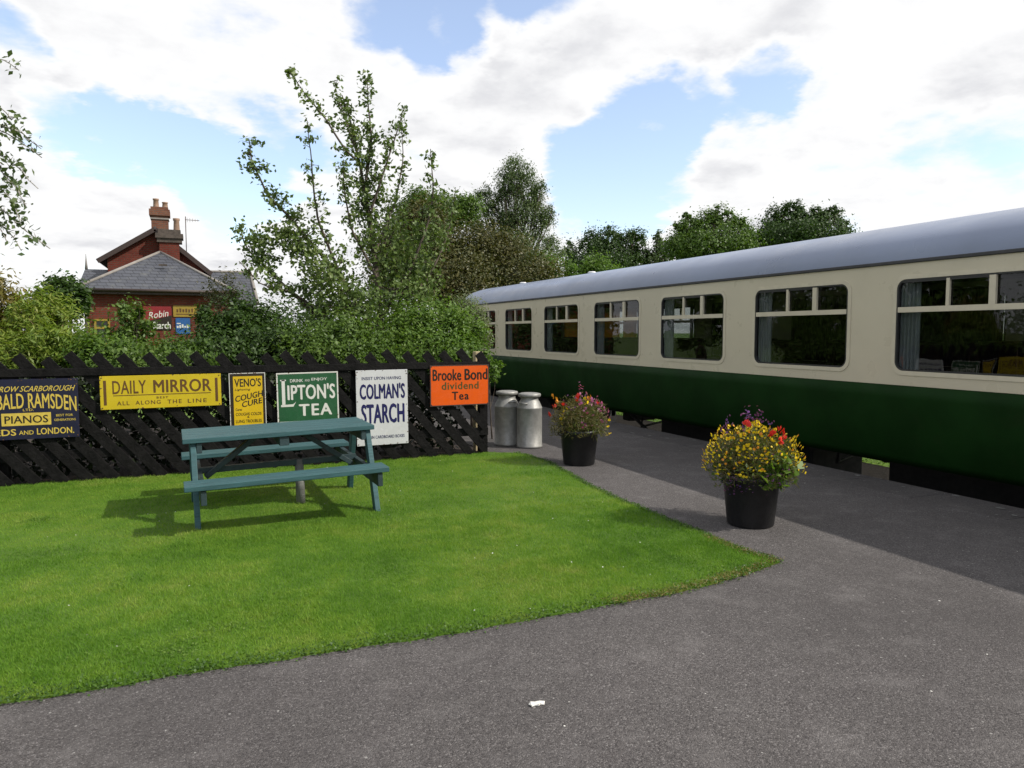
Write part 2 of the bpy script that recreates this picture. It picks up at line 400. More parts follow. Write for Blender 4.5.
# ------------------------------------------------------------------ mesh writing
class MB:
    def __init__(s):
        s.v, s.f, s.m, s.sm = [], [], [], []

    def add(s, vs, fs, mi=0, smooth=False):
        o = len(s.v)
        s.v.extend([tuple(p) for p in vs])
        for f in fs:
            s.f.append(tuple(i + o for i in f))
            s.m.append(mi)
            s.sm.append(smooth)
        return s

    def box(s, c, d, mi=0, rot=None):
        x, y, z = d[0] / 2, d[1] / 2, d[2] / 2
        vs = [Vector(p) for p in ((-x, -y, -z), (x, -y, -z), (x, y, -z), (-x, y, -z), (-x, -y, z), (x, -y, z), (x, y, z), (-x, y, z))]
        if rot is not None:
            vs = [rot @ p for p in vs]
        vs = [p + Vector(c) for p in vs]
        return s.add(vs, [(0, 3, 2, 1), (4, 5, 6, 7), (0, 1, 5, 4), (1, 2, 6, 5), (2, 3, 7, 6), (3, 0, 4, 7)], mi)

    def b2(s, a, b, mi=0):
        return s.box([(p + q) / 2 for p, q in zip(a, b)], [abs(q - p) for p, q in zip(a, b)], mi)

    def beam(s, p, q, w, h, side=(0, 1, 0), mi=0):
        """bar from p to q; w across `side`, h across the third axis"""
        p, q = Vector(p), Vector(q)
        d = (q - p).normalized()
        a = Vector(side)
        a = (a - d * a.dot(d)).normalized()
        b = d.cross(a)
        vs = []
        for e in (p, q):
            for i, j in ((-1, -1), (1, -1), (1, 1), (-1, 1)):
                vs.append(e + a * w / 2 * i + b * h / 2 * j)
        return s.add(vs, [(0, 3, 2, 1), (4, 5, 6, 7), (0, 1, 5, 4), (1, 2, 6, 5), (2, 3, 7, 6), (3, 0, 4, 7)], mi)

    def tube(s, pts, rad, n=7, mi=0, cap=True):
        pts = [Vector(p) for p in pts]
        if not hasattr(rad, '__len__'):
            rad = [rad] * len(pts)
        vs, fs = [], []
        prev = None
        for i, p in enumerate(pts):
            d = (pts[min(i + 1, len(pts) - 1)] - pts[max(i - 1, 0)])
            d = d.normalized() if d.length > 1e-9 else Vector((0, 0, 1))
            a = prev if prev is not None else (Vector((1, 0, 0)) if abs(d.x) < 0.8 else Vector((0, 1, 0)))
            a = (a - d * a.dot(d)).normalized()
            prev = a
            b = d.cross(a)
            for k in range(n):
                t = 2 * math.pi * k / n
                vs.append(p + (a * math.cos(t) + b * math.sin(t)) * rad[i])
        for i in range(len(pts) - 1):
            for k in range(n):
                k2 = (k + 1) % n
                fs.append((i * n + k, i * n + k2, (i + 1) * n + k2, (i + 1) * n + k))
        if cap:
            fs.append(tuple(range(n - 1, -1, -1)))
            fs.append(tuple((len(pts) - 1) * n + k for k in range(n)))
        return s.add(vs, fs, mi, True)

    def lathe(s, prof, c=(0, 0, 0), n=40, mi=0, closed=False, smooth=True):
        vs, fs = [], []
        k = len(prof)
        for j in range(n):
            t = 2 * math.pi * j / n
            for r, z in prof:
                vs.append((c[0] + r * math.cos(t), c[1] + r * math.sin(t), c[2] + z))
        for j in range(n):
            j2 = (j + 1) % n
            for i in range(k - 1):
                fs.append((j * k + i, j2 * k + i, j2 * k + i + 1, j * k + i + 1))
        return s.add(vs, fs, mi, smooth)

    def prism(s, poly, axis, a, b, mi=0):
        """polygon in the plane across `axis`, extruded from a to b"""
        n = len(poly)

        def pt(u, w, t):
            return {'x': (t, u, w), 'y': (u, t, w), 'z': (u, w, t)}[axis]
        vs = [pt(u, w, a) for u, w in poly] + [pt(u, w, b) for u, w in poly]
        fs = [tuple(range(n)), tuple(range(2 * n - 1, n - 1, -1))]
        for i in range(n):
            j = (i + 1) % n
            fs.append((i, i + n, j + n, j))
        return s.add(vs, fs, mi)

    def build(s, name, mats, parent=None, bevel=0.0, loc=None, fix=True):
        me = bpy.data.meshes.new(name)
        me.from_pydata(s.v, [], s.f)
        for m in (mats if isinstance(mats, (list, tuple)) else [mats]):
            me.materials.append(m)
        me.polygons.foreach_set('material_index', s.m)
        me.polygons.foreach_set('use_smooth', s.sm)
        if fix:
            bm = bmesh.new()
            bm.from_mesh(me)
            bmesh.ops.recalc_face_normals(bm, faces=bm.faces)
            bm.to_mesh(me)
            bm.free()
        me.update()
        o = bpy.data.objects.new(name, me)
        C.objects.link(o)
        if parent is not None:
            o.parent = parent
        if loc is not None:
            o.location = loc
        if bevel:
            b = o.modifiers.new('bevel', 'BEVEL')
            b.width, b.segments, b.limit_method = bevel, 2, 'ANGLE'
        return o


def fast_mesh(name, V, F, material, parent=None, smooth=False):
    """numpy quads or triangles to one object"""
    me = bpy.data.meshes.new(name)
    k = F.shape[1]
    me.vertices.add(len(V))
    me.vertices.foreach_set('co', V.astype(np.float32).ravel())
    me.loops.add(F.size)
    me.loops.foreach_set('vertex_index', F.astype(np.int32).ravel())
    me.polygons.add(len(F))
    me.polygons.foreach_set('loop_start', np.arange(0, F.size, k, dtype=np.int32))
    me.polygons.foreach_set('loop_total', np.full(len(F), k, dtype=np.int32))
    me.materials.append(material)
    me.update(calc_edges=True)
    me.validate()
    o = bpy.data.objects.new(name, me)
    C.objects.link(o)
    if parent is not None:
        o.parent = parent
    return o


def empty(name, label, cat, loc=(0, 0, 0), rz=0.0, group=None):
    o = bpy.data.objects.new(name, None)
    o.empty_display_size = 0.2
    C.objects.link(o)
    o.location = loc
    o.rotation_euler = (0, 0, rz)
    return tag(o, label, cat, group)


def tag(o, label, cat, group=None, kind=None):
    o['label'] = label
    o['category'] = cat
    if group:
        o['group'] = group
    if kind:
        o['kind'] = kind
    return o


def setting(o, kind='structure', label=None):
    o['kind'] = kind
    if label:
        o['label'] = label
        o['category'] = o.name.split('.')[0].replace('_', ' ')
    return o


# ------------------------------------------------------------------ ground, platform, track, lawn
XE = 6.89                                              # platform edge


def build_ground():
    prof = [(-3000, -.035), (-60, -.035), (XE - .12, -.035), (XE - .11, -.98), (12.2, -.98), (12.6, -.90), (14.2, -.66), (30, -.45), (120, -.35), (3000, -.35)]
    ys = [-3000, -60, 60, 3000]
    b = MB()
    for j in range(len(ys) - 1):
        for i in range(len(prof) - 1):
            (x0, z0), (x1, z1) = prof[i], prof[i + 1]
            b.add([(x0, ys[j], z0), (x1, ys[j], z1), (x1, ys[j + 1], z1), (x0, ys[j + 1], z0)], [(0, 1, 2, 3)], 1 if i == 3 else 0)
    setting(b.build('ground', [M_FIELD, M_BALLAST]), label='rough grass field around the platform reaching the horizon')
    # platform
    p = MB()
    p.b2((-14, -14, -.03), (6.33, 9.05, 0.0))
    p.b2((3.57, 9.05, -.03), (6.33, 34, 0.0))
    setting(p.build('platform', M_TARMAC), label='grey tarmac platform between the lawn and the carriage')
    e = MB()
    y = -14.0
    rnd = random.Random(3)
    while y < 34:
        L = 0.9 + rnd.uniform(-.02, .02)
        e.b2((6.336, y + .004, -.10), (XE, y + L - .004, rnd.uniform(-0.001, .006)), 0)
        y += L
    e.b2((6.40, -14, -.98), (XE - .06, 34, -.10), 1)
    setting(e.build('platform_edge', [M_COPING, M_WALLDARK], bevel=0.006), label='edge slabs of the platform beside the carriage')
    sb = MB()
    sb.b2((-14, 9.12, -.03), (3.56, 15.0, -.008))
    setting(sb.build('soil', M_SOIL), label='dark soil of the shrub bed behind the fence')
    rg = np.random.default_rng(8)
    k = 9000
    W = np.stack([12.2 + np.abs(rg.normal(0, .35, k)), rg.uniform(5, 26, k), np.zeros(k)], 1)
    W[:, 2] = -.97 + rg.random(k) ** 2 * .20 * (1 + np.sin(W[:, 1] * 5) * .6)
    o = make_leaves('bank_weeds', W, .07, L_LIGHT, None, rg, .1, .25, None, -.5)
    tag(o, 'sunlit weeds along the far side of the track', 'weeds', kind='stuff')
    # track
    t = MB()
    for x in (8.34 - .7175, 8.34 + .7175):
        t.b2((x - .035, -14, -.86), (x + .035, 34, -.80), 0)
        t.b2((x - .012, -14, -.92), (x + .012, 34, -.86), 0)
        t.b2((x - .065, -14, -.94), (x + .065, 34, -.92), 0)
    yy = -13.8
    while yy < 34:
        t.b2((7.05, yy, -1.0), (9.63, yy + .25, -.942), 1)
        yy += .72
    setting(t.build('track', [M_STEEL, M_WOODDARK]), label='rusty rails on sleepers under the carriage')


def edge_wobble(u, seed, a=0.03):
    return a * (math.sin(u * 3.1 + seed) * .5 + math.sin(u * 7.7 + seed * 2.3) * .3 + math.sin(u * 19 + seed * 5) * .25 + math.sin(u * 43 + seed) * .15)


def lawn_outline():
    pts = []
    # near edge, left to right, bulging gently
    key = [(-9.0, 3.80), (-3.0, 3.76), (-0.83, 3.70), (0.43, 3.655), (1.6, 3.64), (2.55, 3.66), (3.1, 3.74), (3.52, 3.84)]
    for i in range(len(key) - 1):
        (x0, y0), (x1, y1) = key[i], key[i + 1]
        n = max(2, int((x1 - x0) / 0.05))
        for k in range(n):
            t = k / n
            x = x0 + (x1 - x0) * t
            pts.append((x, y0 + (y1 - y0) * t + edge_wobble(x, 1.0, .022)))
    key = [(3.52, 3.84), (3.70, 3.89), (3.675, 4.1), (3.66, 5.5), (3.80, 7.1), (3.97, 8.1), (3.95, 8.6), (3.86, 8.88)]
    for i in range(len(key) - 1):
        (x0, y0), (x1, y1) = key[i], key[i + 1]
        n = max(2, int(math.hypot(x1 - x0, y1 - y0) / 0.05))
        for k in range(n):
            t = k / n
            y = y0 + (y1 - y0) * t
            pts.append((x0 + (x1 - x0) * t + edge_wobble(y, 4.0, .028), y))
    pts += [(3.86, 8.88), (3.66, 9.0), (3.52, 9.10), (-9.0, 9.10)]
    return pts


def inside(poly, X, Y):
    px = np.array([p[0] for p in poly])
    py = np.array([p[1] for p in poly])
    res = np.zeros(len(X), bool)
    j = len(poly) - 1
    for i in range(len(poly)):
        c = (py[i] > Y) != (py[j] > Y)
        if c.any():
            xi = (px[j] - px[i]) * (Y - py[i]) / (py[j] - py[i] + 1e-12) + px[i]
            res ^= c & (X < xi)
        j = i
    return res


def build_lawn():
    poly = lawn_outline()
    b = MB()
    n = len(poly)
    b.add([(x, y, .010) for x, y in poly] + [(x, y, -.004) for x, y in poly],
          [tuple(range(n))] + [(i, (i + 1) % n, (i + 1) % n + n, i + n) for i in range(n)])
    setting(b.build('lawn', M_LAWN), label='mown green lawn with a curved edge in front of the black fence')
    rng = np.random.default_rng(5)
    Xs, Ys = [], []
    for (y0, y1, dens) in ((3.5, 4.6, 19000), (4.6, 6.0, 12500), (6.0, 7.6, 6000), (7.6, 9.45, 4200)):
        k = int((3.98 + 5.4) * (y1 - y0) * dens)
        Xs.append(rng.uniform(-5.4, 4.02, k))
        Ys.append(rng.uniform(y0, y1, k))
    X, Y = np.concatenate(Xs), np.concatenate(Ys)
    keep = (X > -0.62 * Y - 0.6) & inside(poly, X, Y)
    X, Y = X[keep], Y[keep]
    k = len(X)
    # mown: height and density drift in patches
    ph = np.sin(X * 2.3 + np.sin(Y * 1.7) * 2) * np.sin(Y * 2.9 + np.sin(X * 1.1) * 2)
    p3 = np.sin(X * 9.1 + 3 * np.sin(Y * 5.3)) * np.sin(Y * 11.3 + 3 * np.sin(X * 4.7))
    H = 0.013 + 0.010 * rng.random(k) + 0.005 * ph + 0.004 * p3 * rng.random(k)
    tall = rng.random(k) < 0.03
    H[tall] *= 1.7
    ang = rng.uniform(0, 2 * np.pi, k)
    lean = rng.uniform(0.2, 1.3, k) * H
    la = rng.uniform(0, 2 * np.pi, k)
    W = (0.0016 + 0.0004 * Y / 4) * rng.uniform(.8, 1.4, k)
    V = np.zeros((k, 3, 3))
    V[:, 0] = np.stack([X - np.cos(ang) * W, Y - np.sin(ang) * W, np.full(k, .008)], 1)
    V[:, 1] = np.stack([X + np.cos(ang) * W, Y + np.sin(ang) * W, np.full(k, .008)], 1)
    V[:, 2] = np.stack([X + np.cos(la) * lean, Y + np.sin(la) * lean, .009 + H], 1)
    F = np.arange(k * 3).reshape(k, 3)
    o = fast_mesh('lawn_grass', V.reshape(-1, 3), F, M_BLADE)
    tag(o, 'short mown grass blades covering the lawn', 'grass', kind='stuff')
    # ragged clover and longer tufts along the lawn's edge
    e = np.array([p for p in poly[:-4] if p[0] > -4.5])
    idx = rng.integers(0, len(e), 13000)
    P = e[idx] + rng.normal(0, .022, (13000, 2)) + np.array([0, 1]) * (np.abs(rng.normal(0, .06, 13000)) - .012)[:, None]
    make_leaves('edge_clover', np.concatenate([P, (.004 + .020 * rng.random(13000))[:, None]], 1), .014, L_EDGE, None, rng, up=0.6, aspect=.8)
    tag(bpy.data.objects['edge_clover'], 'ragged clover and weeds along the edge of the lawn', 'clover', kind='stuff')
    tip = e[(e[:, 0] > 2.2) & (e[:, 1] < 4.6)]
    ti = rng.integers(0, len(tip), 1500)
    D = tip[ti] + rng.normal(0, .03, (1500, 2)) * np.array([1, 1.0]) + np.array([-.02, .02])
    o = make_leaves('dry_grass', np.concatenate([D, (.012 + .014 * rng.random(1500))[:, None]], 1), .026, L_STRAW, None, rng, .1, .14)
    tag(o, 'dry straw coloured grass at the worn tip of the lawn', 'dry grass', kind='stuff')
    cl = []
    for _ in range(70):
        cx_, cy_ = rng.uniform(-3.5, 3.4), rng.uniform(3.85, 8.5)
        m = int(rng.uniform(40, 200))
        cl.append(np.stack([rng.normal(cx_, rng.uniform(.05, .22), m), rng.normal(cy_, rng.uniform(.05, .2), m), rng.uniform(.012, .026, m)], 1))
    cl = np.concatenate(cl)
    cl = cl[inside(poly, cl[:, 0], cl[:, 1])]
    o = make_leaves('lawn_clover', cl, .012, L_LIGHT, None, rng, .8, .9)
    tag(o, 'small patches of clover leaves growing in the lawn', 'clover', kind='stuff')
    # pale clover heads dotted about
    Q = np.stack([rng.uniform(-3, 3.5, 800), rng.uniform(3.7, 9.0, 800)], 1)
    Q = Q[inside(poly, Q[:, 0], Q[:, 1])][:90]
    make_leaves('clover_heads', np.concatenate([Q, np.full((len(Q), 1), .032)], 1), .009, M_LETWHITE, None, rng, up=0.9, aspect=.9)
    tag(bpy.data.objects['clover_heads'], 'tiny white clover heads dotted over the lawn', 'clover', kind='stuff')


# ------------------------------------------------------------------ leaves and trees
def make_leaves(name, P, size, material, parent, rng, up=0.35, aspect=0.5, out=None, droop=0.0, sv=0.35):
    """one diamond-shaped leaf at every point"""
    k = len(P)
    nrm = rng.normal(0, 1, (k, 3))
    nrm /= np.linalg.norm(nrm, axis=1)[:, None]
    nrm[:, 2] += up * 2
    if out is not None:
        nrm += out * 0.9
    nrm /= np.linalg.norm(nrm, axis=1)[:, None]
    d = rng.normal(0, 1, (k, 3))
    d[:, 2] -= droop * 2
    d -= nrm * (d * nrm).sum(1)[:, None]
    d /= np.linalg.norm(d, axis=1)[:, None] + 1e-9
    s = np.cross(nrm, d)
    L = size * rng.uniform(1 - sv, 1 + sv, k)[:, None]
    V = np.zeros((k, 4, 3))
    V[:, 0] = P - d * L * .5
    V[:, 1] = P + s * L * .5 * aspect - d * L * .06 + nrm * L * .06
    V[:, 2] = P + d * L * .5
    V[:, 3] = P - s * L * .5 * aspect - d * L * .06 + nrm * L * .06
    return fast_mesh(name, V.reshape(-1, 3), np.arange(k * 4).reshape(k, 4), material, parent)


def crown_points(lobes, n, rng, clump=0.22, per=45, shell=0.5):
    vols = np.array([l[3] * l[4] * l[5] for l in lobes]) ** 0.75
    vols /= vols.sum()
    P, O, twigs = [], [], []
    for l, f in zip(lobes, vols):
        c = np.array(l[:3])
        r = np.array(l[3:6])
        m = int(n * f)
        K = max(5, m // per)
        u = rng.normal(0, 1, (K, 3))
        u /= np.linalg.norm(u, axis=1)[:, None]
        rr = (shell + (1 - shell) * rng.random(K) ** 0.6) * rng.uniform(.85, 1.12, K)
        cc = c + u * r * rr[:, None]
        w = rng.random(K) + .3
        w /= w.sum()
        pick = rng.choice(K, m, p=w)
        sg = clump * r.mean() * rng.uniform(.6, 1.3, K)
        off = rng.normal(0, 1, (m, 3)) * sg[pick][:, None]
        P.append(cc[pick] + off)
        o = (cc[pick] - c) / r
        O.append(o)
        twigs.append((c, cc))
    return np.concatenate(P), np.concatenate(O), twigs


def curve_pts(p, q, rng, n=5, bend=0.12):
    p, q = np.array(p, float), np.array(q, float)
    L = np.linalg.norm(q - p)
    m = rng.normal(0, bend * L, 3)
    m[2] = abs(m[2]) * .5
    return [tuple(p + (q - p) * t + m * math.sin(math.pi * t)) for t in np.linspace(0, 1, n)]


def plant(name, label, cat, base, lobes, n, size, lm, bark=None, seed=1, trunk_r=0.12, twig=0.35, group=None, up=0.35, aspect=0.55,
          clump=0.22, per=45, shell=0.5, droop=0.0, stems=None, top=None, trunk_name='trunk', crown_name='crown', ragged=0):
    rng = np.random.default_rng(seed)
    t = empty(name, label, cat, base, 0, group)
    B = np.array(base)
    if ragged:
        sub = []
        for l in lobes:
            for _ in range(ragged):
                u = rng.normal(0, 1, 3)
                u /= np.linalg.norm(u)
                f = rng.uniform(.30, .52)
                k = rng.uniform(.55, .85)
                sub.append((l[0] + u[0] * l[3] * k, l[1] + u[1] * l[4] * k, l[2] + u[2] * l[5] * k, l[3] * f, l[4] * f, l[5] * f))
        lobes = lobes + sub
    P, O, twigs = crown_points(lobes, n, rng, clump, per, shell)
    P[:, 2] = np.maximum(P[:, 2], base[2] + .03)
    make_leaves(crown_name, P - B, size, lm, t, rng, up, aspect, O, droop)
    b = MB()
    cs = np.array([l[:3] for l in lobes])
    if top is None:
        top = (cs[:, 0].mean(), cs[:, 1].mean(), cs[:, 2].mean())
    tr = curve_pts(base, top, rng, 8, .03)
    b.tube([np.array(p) - B for p in tr], [trunk_r * (1.15 - .95 * i / 7) for i in range(8)], 8)
    for (c, cc), l in zip(twigs, lobes):
        # a limb leaves the trunk below the lobe it carries
        hs = [abs(p[2] - (base[2] + (c[2] - base[2]) * .55)) for p in tr]
        i = int(np.argmin(hs))
        s0 = tr[i]
        r0 = trunk_r * (1.15 - .95 * i / 7) * .6
        limb = curve_pts(s0, c, rng, 5, .08)
        b.tube([np.array(p) - B for p in limb], [r0 * (1 - .14 * k) for k in range(5)], 6, cap=False)
        sel = rng.permutation(len(cc))[:max(3, int(len(cc) * twig))]
        for j in sel:
            tw = curve_pts(limb[rng.integers(2, 5)], cc[j], rng, 4, .10)
            b.tube([np.array(p) - B for p in tw], [r0 * .28, r0 * .2, r0 * .13, r0 * .05], 4, cap=False)
    b.build(trunk_name, bark or M_BARK, t, fix=False)
    return t


def lobe(px, py, Y, rx, rz, ry=None):
    c = at(px, py, Y)
    s = math.hypot(c[0], c[1]) / FPX
    s = np.dot(np.array([c[0], c[1], c[2] - CAMH]), FW) / FPX
    return (*c, rx * s, (ry if ry else rx) * s, rz * s)


def flobe(px, py, D, rx, rz, ry=None):
    c = far(px, py, D)
    s = np.dot(np.array([c[0], c[1], c[2] - CAMH]), FW) / FPX
    return (*c, rx * s, (ry if ry else rx) * s, rz * s)


def foot(px, Y, z=-.03):
    c = at(px, 333, Y)
    return (c[0], c[1], z)


def ffoot(px, D, z=-.35):
    c = far(px, 333, D)
    return (c[0], c[1], z)


def spray_tree(name, label, cat, base, stems, leaf, lm, bark, seed, per_m=60, tw=(.10, .34), lobes=(), nl=0, r0=.05, droop=0.1, up=.2, aspect=.6):
    """thin upright stems carrying tufts of leaves along short side shoots"""
    rng = np.random.default_rng(seed)
    t = empty(name, label, cat, base)
    B = np.array(base)
    b = MB()
    LP = []
    for st in stems:
        pts = np.array(st['p'], float)
        seg = np.linalg.norm(np.diff(pts, axis=0), axis=1)
        cum = np.concatenate([[0], np.cumsum(seg)])
        L = cum[-1]
        n = max(6, int(L / .12))
        T = np.linspace(0, L, n)
        Q = np.stack([np.interp(T, cum, pts[:, i]) for i in range(3)], 1)
        Q += np.cumsum(rng.normal(0, .008, Q.shape), 0) * np.linspace(0, 1, n)[:, None]
        rr = st.get('r', r0)
        b.tube([p - B for p in Q], [rr * (1 - .88 * i / (n - 1)) + .002 for i in range(n)], 6, cap=False)
        t0 = st.get('t0', .3)
        m = int(L * (1 - t0) * st.get('d', 8))
        for k in range(m):
            u = t0 + (1 - t0) * rng.random() ** .72
            p = np.array([np.interp(u * L, T, Q[:, i]) for i in range(3)])
            taper = 1 - .62 * (u - t0) / (1 - t0 + 1e-6)
            d = rng.normal(0, 1, 3)
            d[2] = abs(d[2]) * .8 - droop
            d /= np.linalg.norm(d)
            ln = rng.uniform(*tw) * taper * st.get('w', 1)
            q = p + d * ln
            b.tube([p - B, (p + q) / 2 - B + np.array([0, 0, .02 * ln]), q - B], [.006, .004, .002], 3, cap=False)
            c = max(2, int(per_m * ln * rng.uniform(.4, 1.5)))
            uu = rng.random(c)[:, None] ** .7
            LP.append(p + (q - p) * uu + rng.normal(0, .035 + .05 * ln, (c, 3)))
    if nl:
        P, O, twg = crown_points(lobes, nl, rng, .26, 30, .35)
        LP.append(P)
        for c, cc in twg:
            for j in range(0, len(cc), 3):
                b.tube([c - B, (c + cc[j]) / 2 - B, cc[j] - B], [.012, .008, .003], 4, cap=False)
    P = np.concatenate(LP)
    make_leaves('crown', P - B, leaf, lm, t, rng, up, aspect, None, droop)
    b.build('trunk', bark, t, fix=False)
    return t


# ------------------------------------------------------------------ railway carriage
CX, Y0, Y1 = 8.34, 0.12, 19.75
HW = 1.41
WIN = [7.08 + 2.18 * k for k in range(-2, 6)]          # window centres
WW, WZ0, WZ1, WR = 1.56, 1.185, 2.18, .11


def rrect(y0, y1, z0, z1, r, n=7):
    pts = []
    for cy, cz, a in ((y1 - r, z1 - r, 0), (y0 + r, z1 - r, 90), (y0 + r, z0 + r, 180), (y1 - r, z0 + r, 270)):
        for i in range(n + 1):
            t = R(a + 90 * i / n)
            pts.append((cy + r * math.cos(t), cz + r * math.sin(t)))
    return pts


def ring(b, outer, inner, x0, x1, mi):
    n = len(outer)
    vs = [(x0, *p) for p in outer] + [(x0, *p) for p in inner] + [(x1, *p) for p in outer] + [(x1, *p) for p in inner]
    fs = []
    for i in range(n):
        j = (i + 1) % n
        fs += [(i, j, n + j, n + i), (2 * n + i, 3 * n + i, 3 * n + j, 2 * n + j), (i, 2 * n + i, 2 * n + j, j), (n + i, n + j, 3 * n + j, 3 * n + i)]
    b.add(vs, fs, mi, False)


def side_panel(sgn):
    """cream upper side with rounded window openings, cut as a filled outline with holes"""
    cu = bpy.data.curves.new('tmp', 'CURVE')
    cu.dimensions, cu.fill_mode = '2D', 'BOTH'
    cu.extrude = .02
    loops = [[(Y0, 1.04), (Y1, 1.04), (Y1, 2.335), (Y0, 2.335)]] + [rrect(y - WW / 2, y + WW / 2, WZ0, WZ1, WR) for y in WIN]
    for lp in loops:
        sp = cu.splines.new('POLY')
        sp.points.add(len(lp) - 1)
        for p, (u, w) in zip(sp.points, lp):
            p.co = (u, w, 0, 1)
        sp.use_cyclic_u = True
    o = bpy.data.objects.new('tmp', cu)
    C.objects.link(o)
    dg = bpy.context.evaluated_depsgraph_get()
    me = bpy.data.meshes.new_from_object(o.evaluated_get(dg))
    b = MB()
    vs = [(sgn * (HW - .02) + v.co.z * 1.0, v.co.x, v.co.y) for v in me.vertices]
    b.add(vs, [tuple(p.vertices) for p in me.polygons])
    bpy.data.objects.remove(o)
    return b


def window(root, y, sgn, curtain, first=None):
    xo = sgn * HW
    fr = MB()
    out = rrect(y - WW / 2 - .034, y + WW / 2 + .034, WZ0 - .034, WZ1 + .034, WR + .034)
    inn = rrect(y - WW / 2 + .012, y + WW / 2 - .012, WZ0 + .012, WZ1 - .012, WR - .008)
    inn2 = rrect(y - WW / 2 + .03, y + WW / 2 - .03, WZ0 + .03, WZ1 - .03, WR - .025)
    ring(fr, out, inn, xo, xo + sgn * .008, 0)
    ring(fr, inn, inn2, xo - sgn * .035, xo + sgn * .004, 1)
    zt = WZ1 - .335 * (WZ1 - WZ0)
    ya, yb = y - WW / 2 + .03, y + WW / 2 - .03
    xa, xb = xo - sgn * .022, xo + sgn * .007
    fr.b2((xa, ya, zt - .028), (xb, yb, zt + .028), 0)
    m1, m2 = yb - .36 * WW, yb - .65 * WW
    fr.b2((xa, m1 - .018, zt + .0285), (xb - sgn * .003, m1 + .018, WZ1 - .03), 0)
    fr.b2((xa, m2 - .032, zt + .0285), (xb, m2 + .032, WZ1 - .03), 0)
    fr.b2((xa, m2 + .033, WZ1 - .048), (xb - sgn * .006, yb - .02, WZ1 - .03), 1)
    f = fr.build('window', [M_CREAMFR, M_RUBBER], root)
    for z0, z1 in ((WZ0 + .02, zt - .028), (zt + .028, WZ1 - .02)):
        MB().b2((xo - sgn * .030, ya - .02, z0), (xo - sgn * .026, yb + .02, z1)).build('pane', M_GLASS, f)
    xc = xo - sgn * .075

    def drape(ya_, yb_, m, folds):
        b = MB()
        n = folds * 6
        vs = []
        for i in range(n + 1):
            u = i / n
            yy = ya_ + (yb_ - ya_) * u
            dx = .022 * math.sin(u * folds * 2 * math.pi)
            vs += [(xc + dx, yy, WZ0 - .05), (xc + dx, yy, WZ1 + .03)]
        b.add(vs, [(2 * i, 2 * i + 2, 2 * i + 3, 2 * i + 1) for i in range(n)], 0, True)
        return b.build('curtain', m, f, fix=False)
    if curtain == 'side':
        drape(yb - .21, yb + .02, M_CURT, 5)
        drape(ya - .02, ya + .06, M_CURT, 3)
    elif curtain == 'orange':
        drape(yb - .75, yb + .02, M_CURTO, 12)
        drape(ya - .02, ya + .55, M_CURTO, 9)
    elif curtain == 'brown':
        drape(ya - .02, yb + .02, M_CURTB, 18)
    return f


